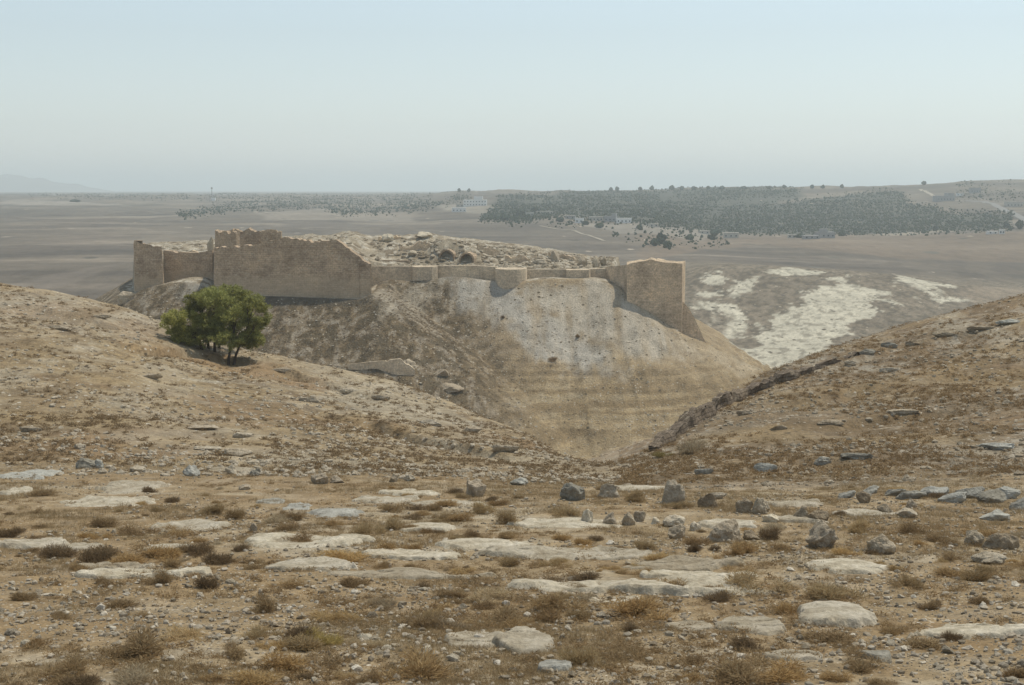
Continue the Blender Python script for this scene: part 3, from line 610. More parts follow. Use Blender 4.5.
def prism(name, outline, ztop, zbot, mat, parent, jag=0.3, rows=14, res=0.6, rough=0.06, seed=1, batter=0.0):
    """solid tower with an uneven top; ztop: number or function(x,y)"""
    pts, ss, L = resample(outline, res, True); n = len(pts)
    cx = sum(p.x for p in pts) / n; cy = sum(p.y for p in pts) / n
    vs = []; uv = []
    for i in range(n):
        p = pts[i]; z1 = ztop(p.x, p.y) if callable(ztop) else ztop
        z1 += round(float(fbm(ss[i] / 2.0, seed * 1.7, 3, seed)) * jag / 0.3) * 0.3 if jag else 0
        d = Vector((p.x - cx, p.y - cy)).normalized()
        for k in range(rows + 1):
            z = zbot + (z1 - zbot) * k / rows
            q = p + d * (float(vn(ss[i] * 0.9, z * 1.1, seed=seed + 3)) * rough + batter * (z1 - z)); vs.append((q.x, q.y, z)); uv.append((ss[i], z))
    R = rows + 1; fs = []
    for i in range(n):
        for k in range(rows):
            a = i * R + k; b = ((i + 1) % n) * R + k; fs.append((a, b, b + 1, a + 1))
    ring = []
    for i in range(n):                       # inner ring a little lower: the filled top
        p = pts[i]; z1 = vs[i * R + rows][2]; q = Vector((cx, cy)) + (p - Vector((cx, cy))) * 0.8
        ring.append(len(vs)); vs.append((q.x, q.y, z1 - 0.15 + 0.25 * jag * float(vn(i * 0.7, seed, seed=3)))); uv.append((q.x, q.y))
    c = len(vs); vs.append((cx, cy, sum(vs[r][2] for r in ring) / n - 0.2)); uv.append((cx, cy))
    tris = []
    for i in range(n):
        j = (i + 1) % n; fs.append((i * R + rows, j * R + rows, ring[j], ring[i])); tris.append((ring[i], ring[j], c))
    me = np_mesh(name, vs, [np.array(fs), np.array(tris)], False, mat); uv_set(me, uv)
    bm = bmesh.new(); bm.from_mesh(me); bmesh.ops.recalc_face_normals(bm, faces=bm.faces); bm.to_mesh(me); bm.free()
    return link(name, me, parent)

def zpx(py, d): return ray(512, py)[1] * d
castle = empty('ruined_castle', (0, 0, 0), 'ruined stone castle with long walls and towers on the steep hilltop', 'castle')
# left tower: end wall, then the set-back wall, then the big bastion
wall('tower', [XY(134, 386), XY(134.5, 379), XY(164, 381.5), XY(164.5, 391)], [(0, zpx(243, 386)), (0.30, zpx(240.5, 379)), (0.45, zpx(244.5, 380)), (0.65, zpx(248.5, 381)), (1, zpx(250, 391))], -36, 2.5, M_wall, castle, 0.35, seed=2)
wall('curtain_wall', [XY(164, 391.3), XY(213, 388)], [(0, zpx(250.5, 390)), (0.3, zpx(252, 390)), (0.7, zpx(253, 388)), (1, zpx(250, 388))], -33, 2.5, M_wall, castle, 0.3, seed=3)
wall('bastion', [XY(213.5, 389), XY(213.5, 372), XY(371, 366), XY(371, 404)],
     [(0, zpx(252, 389)), (0.165, zpx(249.5, 372))] + [(0.175 + 0.435 * (q - 213.5) / 157.5, zpx(v, 372 - 6 * (q - 213.5) / 157.5)) for q, v in
      ((213.5, 249), (225, 247.5), (236, 246), (246, 246.5), (258, 245), (268, 242), (276, 238.5), (283, 236.8), (292, 237.5), (305, 239.5), (325, 241), (337, 241), (343, 243), (349, 249), (355, 253), (361, 257), (366, 261), (371, 265))] + [(1, zpx(268, 404))], -36, 3.0, M_wall, castle, 0.5, rows=22, seed=4)
CT = lambda v, d: zpx(v, d)
wall('curtain_wall', [XY(371.5, 402), XY(413, 402)], [(0, CT(266.3, 402)), (1, CT(266.3, 402))], -34, 2.0, M_cream, castle, 0.0, 8, seed=5, rough=0.04)
prism('tower', [XY(412, 404), XY(413, 397), XY(417, 395.6), XY(432, 395.6), XY(437, 397.5), XY(438, 404)], CT(266.9, 396), -36, M_cream, castle, 0.0, 10, seed=6, rough=0.04)
wall('curtain_wall', [XY(437.5, 402.5), XY(470, 402), XY(497, 401)], [(0, CT(266, 402)), (0.5, CT(265.5, 402)), (1, CT(266.8, 401))], -34, 2.0, M_cream, castle, 0.0, 8, seed=7, rough=0.04)
arc = [XY(495.5, 402)] + [(XY(511, 0)[0] + ray(511, 275)[0] * 397 + 4.45 * math.cos(math.radians(q)), 397.5 + 6.2 * math.sin(math.radians(q))) for q in range(180, 361, 12)] + [XY(527, 402)]
prism('tower', arc, CT(269, 394), -38, M_cream, castle, 0.0, 12, seed=8, rough=0.04)
wall('curtain_wall', [XY(526.5, 403), XY(567, 404)], [(0, CT(269.5, 403)), (1, CT(269.3, 404))], -35, 2.0, M_cream, castle, 0.0, 8, seed=9, rough=0.04)
prism('tower', [XY(565.5, 406), XY(566.5, 399.5), XY(589, 400.5), XY(591, 406)], CT(270, 400), -36, M_cream, castle, 0.0, 10, seed=10, rough=0.04)
wall('curtain_wall', [XY(590, 404.5), XY(607, 406)], [(0, CT(269, 404)), (1, CT(268.5, 406))], -35, 2.0, M_cream, castle, 0.12, 8, seed=11, rough=0.05)
def tower_top(x, y):
    px = x / y * F + CX
    return np.interp(px, [600, 626, 640, 652, 656, 664, 680, 690], [CT(265.5, 396), CT(263.5, 390), CT(261.5, 387), CT(259.5, 386), CT(261, 386), CT(262.5, 386), CT(263.5, 386), CT(264, 388)])
wall('curtain_wall', [XY(604, 407), XY(609, 402), XY(627, 388)], [(0, CT(267.5, 406)), (0.5, CT(266, 398)), (1, CT(264.2, 390))], -44, 2.2, M_tower, castle, 0.15, 16, seed=12)
prism('tower', [XY(626.5, 398), XY(627, 386), XY(682, 386.5), XY(685, 398)], tower_top, -52, M_tower, castle, 0.45, 24, seed=13, batter=0.004)
wall('stepped_wall', [XY(681, 388), XY(693, 388.5), XY(708, 389)], [(0, CT(300, 388)), (0.10, CT(302, 388)), (0.3, CT(308, 388)), (0.5, CT(317, 388)), (0.75, CT(331, 388)), (1, CT(345.5, 388))], -54, 5.0, M_tower, castle, 0.1, 10, seed=14, res=0.5)

# rocks -------------------------------------------------------------
def rock_verts(sub, seed, facets=12, rough=0.10, cut=(0.62, 0.95)):
    bm = bmesh.new(); bmesh.ops.create_icosphere(bm, subdivisions=sub, radius=1.0)
    v = np.array([q.co[:] for q in bm.verts]); f = np.array([[q.index for q in p.verts] for p in bm.faces]); bm.free()
    r = np.random.default_rng(seed)
    for i in range(facets):
        n = r.normal(size=3); n /= np.linalg.norm(n); d = r.uniform(*cut); s = v @ n
        m = s > d; v[m] -= np.outer(s[m] - d, n) * 0.92
    o = r.uniform(0, 50, 3)
    nz = vn(v[:, 0] * 1.7 + o[0], v[:, 1] * 1.7 + o[1], v[:, 2] * 1.7 + o[2], seed) * rough * 1.6 + vn(v[:, 0] * 4.5 + o[0], v[:, 1] * 4.5, v[:, 2] * 4.5, seed + 1) * rough * 0.8 + vn(v[:, 0] * 10, v[:, 1] * 10 + o[1], v[:, 2] * 10, seed + 2) * rough * 0.4
    v = v * (1 + nz[:, None]); return v, f
def rock_mesh(name, sub, seed, scale, mat, facets=12, rough=0.10, tilt=0.0, smooth=False, cut=(0.62, 0.95)):
    v, f = rock_verts(sub, seed, facets, rough, cut)
    v = v / np.abs(v).max(0) * np.array(scale)
    if tilt: c_, s_ = math.cos(tilt), math.sin(tilt); v = np.stack([v[:, 0] * c_ - v[:, 2] * s_, v[:, 1], v[:, 0] * s_ + v[:, 2] * c_], 1)
    return np_mesh(name, v, f, smooth, mat)

def scatter_mesh(name, protos, pts, sizes, rots, mat, squash=None, smooth=False):
    """many copies of small prototypes joined into one mesh (only for stuff nobody could count)"""
    vs = []; fs = []; off = 0
    pid = np.arange(len(pts)) % len(protos)
    for k, (pv_, pf) in enumerate(protos):
        ids = np.nonzero(pid == k)[0]
        if not len(ids): continue
        c = np.cos(rots[ids])[:, None]; s = np.sin(rots[ids])[:, None]
        sx = sizes[ids] if sizes.ndim == 2 else np.repeat(sizes[ids][:, None], 3, 1)
        x = pv_[None, :, 0] * sx[:, 0:1]; y = pv_[None, :, 1] * sx[:, 1:2]; z = pv_[None, :, 2] * sx[:, 2:3]
        X = x * c - y * s + pts[ids][:, 0:1]; Y = x * s + y * c + pts[ids][:, 1:2]; Z = z + pts[ids][:, 2:3]
        vs.append(np.stack([X, Y, Z], -1).reshape(-1, 3))
        fs.append((pf[None] + (np.arange(len(ids)) * len(pv_))[:, None, None]).reshape(-1, pf.shape[1]) + off); off += len(ids) * len(pv_)
    return np_mesh(name, np.concatenate(vs), np.concatenate(fs), smooth, mat)

# ruins inside the walls ----------------------------------------------
def Zc(px, d): x, y = XY(px, d, 260); return x, y, H1(x, y)
keep = empty('ruined_keep', P(248, 246, 404), 'roofless ruined keep standing above the big left bastion wall', 'ruin')
keep_loc = keep.location.copy()
def kwall(pa, pb, da, db, va, vb, seed, th=1.6, jag=0.5, vm=None):
    tops = [(0, zpx(va, da)), (1, zpx(vb, db))] if vm is None else [(0, zpx(va, da)), (0.5, zpx(vm, (da + db) / 2)), (1, zpx(vb, db))]
    o = wall('wall', [XY(pa, da), XY(pb, db)], tops, -22, th, M_wall, keep, 0.9, 8, 0.5, seed=seed); o.location = -keep_loc; return o
kwall(217, 237, 402, 398, 231.5, 233, 31, vm=231); kwall(237, 262, 410, 408, 229, 231, 32, vm=230.5); kwall(262, 282, 404, 404, 231, 231.5, 33, vm=230.5); kwall(216, 237, 416, 412, 231, 230, 34)
def ruin(px, d, vtop, wpx, depth, label, seed, mat=M_wall, name='ruined_wall', tilt=0):
    x, y, z = Zc(px, d); hw = wpx / F * d / 2; h = max(zpx(vtop, d) - z, 0.8)
    o = link(name, rock_mesh(name, 4, seed, (hw, depth / 2, h * 0.62), mat, 14, 0.09, tilt), None, (x, y, z + h * 0.38)); 
    return tag(o, label, 'ruin')
ruin(211, 398, 235.5, 7, 1.6, 'thin pale stump of masonry at the left end of the ruined keep', 41, M_rock_p)
ruin(388, 436, 232.5, 13, 5, 'pale flat-topped ruin block, leftmost on the castle mound skyline', 42, M_rock_p)
ruin(424, 438, 231.5, 17, 6, 'pale rounded ruin block crowning the castle mound', 43, M_rock_p)
ruin(443, 432, 237.5, 20, 6, 'dark broken vault standing just above the two arched cellars', 44, M_rock_d)
ruin(412, 420, 250, 10, 4, 'small tan wall stub on the mound left of the arched cellars', 45, M_rock)
ruin(555, 425, 249, 9, 4, 'dark pointed wall stump on the mound right of the round tower', 46, M_rock_d)
ruin(583, 418, 256, 10, 5, 'rounded tan ruin lump beside the twin-pillared wall stub', 47, M_rock_d)
ruin(596, 416, 255, 7, 3, 'left pillar of broken wall near the right tower', 48, M_rock)
ruin(604, 416, 255.5, 8, 3, 'right pillar of broken wall close to the right tower', 49, M_rock)
ruin(540, 418, 259, 16, 4, 'low long broken wall behind the curtain right of the round tower', 50, M_rock)
wall_o = wall('retaining_wall', [XY(371.8, 412), XY(392, 412.5), XY(410, 413)], [(0, zpx(259.8, 412)), (1, zpx(260.5, 413))], -24, 1.2, M_wall, None, 0.2, 5, 0.5, seed=61)
tag(wall_o, 'low inner retaining wall just behind the curtain right of the bastion', 'wall')
wall_o = wall('retaining_wall', [XY(352, 430), XY(372, 430.5), XY(393, 431)], [(0, zpx(243.5, 430)), (1, zpx(243.5, 431))], -22, 1.2, M_wall, None, 0.25, 4, 0.5, seed=62)
tag(wall_o, 'long low ruined wall on the castle mound behind the bastion end', 'wall')

def cellar(px, d, vtop, wpx, label, seed):
    x, y, z = Zc(px, d); z -= 0.5; w_ = wpx / F * d / 2; h = zpx(vtop, d) - z; e = empty('arched_cellar', (x, y, z), label, 'ruin', 'arched cellars inside the castle', rz=-0.25)
    n = 14; dep = 4.5
    def arch(r, hh): return [(-r, 0)] + [(-r * math.cos(math.pi * i / n), hh - r + r * math.sin(math.pi * i / n) if hh > r else hh * math.sin(math.pi * i / n)) for i in range(n + 1)] + [(r, 0)]
    o_ = arch(w_ * 1.16, h + w_ * 0.12); i_ = arch(w_ * 0.92, h * 0.92); k = len(o_); vs = []
    for yy in (0.0, dep):
        vs += [(p[0] * (1 + 0.04 * math.sin(seed + j)), yy, p[1] + 0.06 * math.sin(3 * j + seed)) for j, p in enumerate(o_)]; vs += [(p[0], yy, p[1]) for p in i_]
    fs = []
    for j in range(k - 1):
        fs += [(j, j + 1, k + j + 1, k + j), (j, 2 * k + j, 2 * k + j + 1, j + 1), (k + j, k + j + 1, 3 * k + j + 1, 3 * k + j), (2 * k + j, 2 * k + j + 1, 3 * k + j + 1, 3 * k + j)]
    me = np_mesh('vault', vs, np.array(fs), False, M_wall); uv_set(me, [(v[0], v[2]) for v in vs]); link('vault', me, e)
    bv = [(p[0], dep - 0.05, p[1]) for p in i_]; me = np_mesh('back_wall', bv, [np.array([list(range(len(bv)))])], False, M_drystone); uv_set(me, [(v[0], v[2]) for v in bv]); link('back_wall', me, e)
    return e
cellar(446.5, 416, 250.2, 14, 'dark arched cellar opening, left of the two on the castle mound', 1)
cellar(466.5, 414, 253, 14, 'dark arched cellar opening, right of the two on the castle mound', 2)

for k, (pa, pb, da, db, h_, lab) in enumerate([(300, 335, 425, 423, 1.6, 'low ruined wall peeping over the middle of the bastion'), (378, 404, 442, 441, 1.5, 'low wall line below the leftmost skyline ruin block'), (400, 432, 424, 426, 1.7, 'broken wall left of the arched cellars on the mound'),
        (478, 500, 424, 426, 2.2, 'broken wall right of the two arched cellars'), (505, 530, 420, 419, 1.5, 'low wall remnant on the mound behind the round tower'), (548, 575, 432, 430, 1.6, 'low far wall remnant left of the rounded ruin lump'), (172, 205, 405, 404, 1.8, 'ragged ruined wall behind the set-back left curtain')]):
    xa, ya = XY(pa, da, 260); xb, yb = XY(pb, db, 260); za, zb_ = H1(xa, ya), H1(xb, yb)
    wall_o = wall('ruined_wall', [(xa, ya), (xb, yb)], [(0, za + h_), (0.3, za + h_ * .6), (0.6, zb_ + h_ * 1.1), (1, zb_ + h_ * .5)], min(za, zb_) - 2, 1.2, M_tower, None, 0.5, 6, 0.5, seed=260 + k); tag(wall_o, lab, 'wall')
# rubble within the castle
protos = [rock_verts(2, 200 + i, 8, 0.12) for i in range(6)]
pts = []
while len(pts) < 1700:
    px = random.uniform(150, 640); d = random.uniform(399, 452); x, y = XY(px, d, 255)
    if sdist(INNER, np.array([x]), np.array([y]))[0] < -2.0 and (px > 400 or random.random() < 0.3): pts.append((x, y))
pts = np.array(pts); pz = H(pts[:, 0], pts[:, 1]); sz = 0.15 + rng.uniform(0.0, 1.0, len(pts)) ** 2.5 * 0.75
sizes = np.stack([sz * rng.uniform(.8, 1.6, len(sz)), sz * rng.uniform(.8, 1.4, len(sz)), sz * rng.uniform(.5, .9, len(sz))], 1)
tag(link('rubble', scatter_mesh('rubble', protos, np.column_stack([pts, pz + sz * 0.1]), sizes, rng.uniform(0, 6.3, len(sz)), M_gravel)), 'heaps of fallen masonry blocks strewn over the castle mound', 'rubble', kind='stuff')

# small ruined wall low on the castle hill, outcrops under it
h_ = [hit(p, v, 250, 460) for p, v in ((348, 369), (385, 372), (415, 376))]
wall_o = wall('ruined_wall', [(q.x, q.y) for q in h_], [(0, h_[0].z + 1.2), (0.5, h_[1].z + 2.6), (0.8, h_[1].z + 3.2), (1, h_[2].z + 1.6)], min(q.z for q in h_) - 3, 1.0, M_cream, None, 0.3, 6, 0.5, seed=63)
tag(wall_o, 'short tan ruined wall low on the castle hill below the bastion', 'wall')

BCUT = (0.45, 0.9)
def boulder(px, vb, wpx, hpx, label, mat=None, seed=None, name='boulder', cat='boulder', flat=0.75, tilt=0.0, d0=5, d1=9000, group=None, sub=4, facets=12, sink=0.34):
    p = hit(px, vb, d0, d1)
    if p is None: return None
    k = p.y / F; hw = wpx * k / 2; h = hpx * k
    seed = seed if seed is not None else int(px * 7 + vb * 13)
    tot = h / (1 - sink)
    o = link(name, rock_mesh(name, sub, seed, (hw, max(hw * flat, 0.3 * h), tot / 2), mat or M_rock, facets, 0.12, tilt, False, BCUT), None, (p.x, p.y + hw * flat * 0.5, p.z + h - tot / 2))
    o.rotation_euler = (0, 0, ((seed * 37) % 100 / 100 - 0.5) * 0.5)
    return tag(o, label, cat, group)
boulder(408, 366, 20, 9, 'tan rock outcrop at the right end of the low ruined wall', M_rock_d, 71, 'rock_outcrop', 'outcrop', d0=250, d1=460)
boulder(448, 390, 32, 7, 'broad grey rock outcrop low on the castle hill right of the ruined wall', M_rock_d, 72, 'rock_outcrop', 'outcrop', d0=250, d1=460)
boulder(442, 375, 22, 6, 'brown rock ledge above the broad grey outcrop on the castle hill', M_rock_d, 73, 'rock_outcrop', 'outcrop', d0=250, d1=460)
boulder(126, 302, 22, 11, 'dark rock knob at the foot of the left castle tower', M_rock_d, 74, 'rock_outcrop', 'outcrop', d0=250, d1=460)

# dry-stone terrace wall along the crest of the right hill
pl = [p for p in (hit(a, b) for a, b in ((660, 449), (672, 441), (686, 432), (700, 423), (715, 415), (730, 407), (745, 399), (760, 392), (780, 384), (800, 377), (825, 369), (850, 361), (880, 351))) if p]
_c = np.cumsum([0] + [math.hypot(b.x - a.x, b.y - a.y) for a, b in zip(pl[:-1], pl[1:])]); _hh = [0.15, 0.7, 0.9, 1.0, 1.0, 0.95, 0.9, 0.9, 0.8, 0.65, 0.5, 0.35, 0.0]
zs = [(c_ / _c[-1], p.z + h_) for c_, p, h_ in zip(_c, pl, _hh)]; zb = [(c_ / _c[-1], p.z - 1.6) for c_, p in zip(_c, pl)]
wall_o = wall('terrace_wall', [(p.x, p.y) for p in pl], zs, zb, 0.8, M_drystone, None, 0.45, 8, 0.30, 0.30, seed=81, course=0.2)
tag(wall_o, 'long dark dry-stone terrace wall along the crest of the right hill', 'wall')

# ------------------------------------------------------------------ foreground: bedrock slabs
LAND = []      # landmarks: (px, v, phrase)
SLABS = [
 (30, 549, 76, 11, 'flat pale slab cut by the left frame edge'), (31, 477, 54, 5, 'thin pale slab below the blue-grey twin boulder'), (18, 494, 22, 6, 'small tan slab near the upper left edge'),
 (134, 491, 56, 9, 'pale humped slab left of centre in the upper row of rock'), (112, 504, 80, 9, 'wide cracked slab below the pale humped slab'), (190, 530, 62, 8, 'tan sloping slab between two dark shrubs at left'),
 (78, 551, 66, 6, 'narrow slab leading right from the edge slab'), (115, 571, 66, 8, 'low pale slab under the brown shrubs at left'), (168, 552, 44, 6, 'short tan slab in the left shrub field'),
 (270, 504, 24, 6, 'small pale slab left of the chain of grey slabs'), (296, 510, 30, 6, 'small whitish slab in the chain of grey slabs'), (332, 516, 48, 8, 'grey slab ending the chain at its right'),
 (412, 496, 56, 4, 'thin cream slab left of the brown boulder'), (384, 503, 60, 6, 'cream slab below the thin cream slab'), (446, 506, 76, 6, 'long cream slab in front of the brown boulder'),
 (308, 547, 106, 14, 'big pale domed slab with a dark undercut edge'), (428, 531, 54, 6, 'bright slab right of the round brown shrub'), (484, 550, 78, 9, 'cream slab with a stepped edge in the middle'),
 (410, 559, 88, 6, 'thin tan slab below the stepped cream slab'), (318, 570, 90, 7, 'pale slab below the big domed slab'), (566, 529, 94, 8, 'long pale slab under the cream boulder'),
 (573, 557, 148, 9, 'very long cream slab crossing the middle of the slope'), (684, 568, 104, 8, 'long slab tapering right of the very long slab'), (634, 490, 56, 5, 'pale slab between the two dark boulders of the upper row'),
 (728, 526, 60, 5, 'bright slab behind the big dark boulder'), (790, 506, 62, 6, 'pale slab behind the boulders at right'), (864, 517, 60, 5, 'long pale slab left of the right-hand strata'),
 (850, 571, 80, 9, 'bright pale slab under the orange grass at right'), (478, 646, 68, 14, 'thick pale slab low in the middle foreground'), (405, 578, 170, 9, 'very long low slab left of centre foreground'),
 (145, 577, 112, 8, 'long low slab behind the left gravel field'), (640, 595, 236, 15, 'huge flat cream slab right of centre'), (690, 577, 110, 6, 'flat slab behind the huge cream slab'),
 (750, 632, 64, 13, 'pale slab in front of the huge cream slab'), (836, 624, 76, 15, 'humped pale slab at right foreground'), (690, 629, 46, 6, 'small flat slab left of the pale front slab'),
 (794, 660, 56, 9, 'low slab near the bottom right shrubs'), (968, 636, 112, 10, 'long bright slab at the right frame edge'), (524, 652, 48, 18, 'pale broken slab in the lower middle'),
 (875, 660, 34, 8, 'small grey slab beside a brown shrub at lower right'), (554, 672, 36, 9, 'grey broken slab at the bottom middle'), (230, 472, 40, 4, 'thin slab among the upper left boulders'),
 (800, 523, 50, 5, 'buff slab among the rubble at right'), (612, 602, 70, 5, 'cream ledge at the foot of the huge slab')]
for i, (px, v, wp, hp, ph) in enumerate(SLABS):
    p = hit(px, v - hp * 0.35); k = p.y / F
    dep = hp * p.y * p.y / 6900 * 0.46 + 0.12
    hw = wp * k / 2 * 1.16
    nr, ns = (34, 180) if wp > 80 else (24, 110)
    rr = np.concatenate([[0.0], np.linspace(0.12, 1.3, nr)]); th_ = np.linspace(0, 2 * math.pi, ns, endpoint=False)
    RR, TT = np.meshgrid(rr[1:], th_, indexing='ij')
    ux = np.concatenate([[0.0], (RR * np.cos(TT)).ravel()]); uy = np.concatenate([[0.0], (RR * np.sin(TT)).ravel()]); ur = np.hypot(ux, uy)
    x0 = ux * hw; y0 = uy * dep
    edge = ur + 0.42 * fbm(x0 * 0.9 + i * 5, y0 * 1.3, 3, 17) + 0.10 * vn(x0 * 5, y0 * 5 + i, seed=18)
    thk = 0.12 + 0.006 * hp
    hgt = thk * (1 - sstep(0.86, 1.0, edge)) * (0.75 + 0.5 * vn(x0 * 0.7 + i, y0 * 0.9, seed=19)) + 0.05 * fbm(x0 * 2.2, y0 * 2.5, 5, 20, 0.6) - 0.035 - 0.10 * sstep(1.0, 1.25, ur)
    crack = np.abs(vn(x0 * 0.55 + 9 * i, y0 * 1.4, seed=23)); hgt = hgt - 0.07 * (1 - sstep(0.0, 0.07, crack))
    zz = H(p.x + x0, p.y + y0) - p.z + hgt
    q4 = []
    for a_ in range(nr - 1):
        for b_ in range(ns): q4.append((1 + a_ * ns + b_, 1 + (a_ + 1) * ns + b_, 1 + (a_ + 1) * ns + (b_ + 1) % ns, 1 + a_ * ns + (b_ + 1) % ns))
    ff = [np.array(q4), np.array([(0, 1 + b_, 1 + (b_ + 1) % ns) for b_ in range(ns)])]
    o = link('rock_slab', np_mesh('rock_slab', np.column_stack([x0, y0, zz]), ff, True, M_slab if 'grey' not in ph else M_grey), None, p)
    tag(o, ph[0].lower() + ph[1:], 'rock slab', 'bedrock slabs in the foreground'); LAND.append((px, v, 'the ' + ph))

# boulders
D, Wp, G = M_rock_d, M_rock_p, M_grey
BOULD = [
 (78, 449, 14, 7, 'small grey boulder above the twin boulders at left', None), (84, 468, 24, 11, 'rounded blue-grey boulder, left of the touching pair', G), (97, 468, 13, 9, 'small boulder touching the right of the blue-grey one', G),
 (138, 472, 20, 7, 'low flat grey boulder between the pair and the domed one', None), (189, 476, 23, 11, 'domed grey boulder alone in the upper left row', G), (231, 474, 16, 9, 'pale angular boulder right of the domed grey boulder', Wp),
 (256, 476, 14, 9, 'grey boulder at the right end of the upper left row', G), (243, 490, 16, 5, 'flat dark stone below the pale angular boulder', D), (254, 532, 10, 9, 'small round brown stone left of the domed slab', D),
 (474, 497, 25, 21, 'tall rounded brown boulder alone at the rim', D), (320, 484, 20, 10, 'low brown boulder in the rim grass, left of centre', D), (337, 483, 15, 7, 'small dark boulder touching the low brown one', D),
 (394, 482, 11, 9, 'dark stone left of a pale cube-like stone', D), (409, 481, 13, 7, 'pale squarish stone on the rim left of the tall boulder', Wp), (520, 485, 22, 7, 'flat grey rock right of the tall brown boulder', G),
 (575, 500, 31, 17, 'big smooth grey egg-shaped boulder at centre', G), (609, 498, 25, 15, 'dark boulder at the end of a pale slab at centre', None), (673, 504, 26, 24, 'tall leaning grey boulder with a pale top', None),
 (708, 508, 21, 17, 'dark brown boulder right of the tall leaning one', D), (745, 513, 19, 15, 'grey boulder, left of two touching ones', None), (759, 514, 18, 17, 'grey boulder, right of two touching ones', None),
 (588, 525, 17, 16, 'cream-coloured boulder below the egg-shaped one', Wp), (611, 525, 18, 15, 'brown boulder right of the cream boulder', D), (628, 525, 17, 13, 'pale brown boulder, middle of the row of three', None),
 (640, 521, 14, 10, 'small dark boulder ending the row of three', D), (676, 526, 27, 12, 'pale wedge boulder behind a dark one', Wp), (678, 539, 21, 15, 'dark boulder in front of the pale wedge', D),
 (697, 531, 15, 10, 'tan stone beside the pale wedge boulder', Wp), (727, 542, 44, 24, 'largest dark grey boulder, long and low, right of centre', D), (752, 540, 18, 10, 'stone leaning on the largest dark boulder', D),
 (764, 512, 16, 14, 'grey boulder behind the rubble at right', None), (801, 520, 17, 15, 'angular grey boulder, left of a touching pair at right', None), (820, 522, 24, 16, 'brown angular boulder, right of a touching pair', D),
 (823, 548, 34, 27, 'tall jagged dark boulder with a split top at right', D), (880, 554, 34, 20, 'blocky dark boulder right of the jagged one', D), (864, 503, 15, 12, 'small upright dark stone near the strata', D),
 (886, 514, 17, 11, 'rough grey boulder below the strata', None), (912, 508, 14, 9, 'dark grey stone below the strata', D), (907, 518, 22, 9, 'pale brown boulder right of the rough grey one', None),
 (974, 545, 22, 18, 'round dark boulder at far right', D), (1001, 549, 40, 16, 'long dark boulder near the right edge', D), (994, 564, 40, 14, 'flat pale-topped boulder below the long dark one', None),
 (998, 521, 35, 12, 'grey block boulder in front of the strata at right', G), (655, 524, 12, 8, 'small pale stone left of the wedge boulder', Wp), (770, 522, 20, 8, 'low pale rock in the rubble at right', Wp)]
for px, v, wp, hp, ph, mt in BOULD:
    boulder(px, v, wp, hp, ph, mt); LAND.append((px, v, 'the ' + ph))
# tilted strata at the foot of the right hill
STR = [(893, 496, 30, 8), (912, 499, 34, 9), (934, 497, 36, 10), (955, 503, 34, 9), (968, 498, 40, 10), (990, 503, 42, 11), (1008, 499, 40, 12), (1022, 510, 36, 12), (870, 494, 26, 6), (845, 498, 24, 6)]
SN = ['second', 'third', 'fourth', 'fifth', 'sixth', 'seventh', 'eighth', 'rightmost', 'first', 'leftmost']
order = sorted(range(len(STR)), key=lambda i: STR[i][0]); names = ['leftmost', 'second', 'third', 'fourth', 'fifth', 'sixth', 'seventh', 'eighth', 'ninth', 'rightmost']
for rank, i in enumerate(order):
    px, v, wp, hp = STR[i]
    boulder(px, v, wp, hp, f'{names[rank]} of the ten tilted grey strata slabs at the foot of the right hill', G, 700 + i, 'strata_slab', 'rock slab', 0.5, 0.28, group='tilted strata at the right hill foot', sink=0.3)
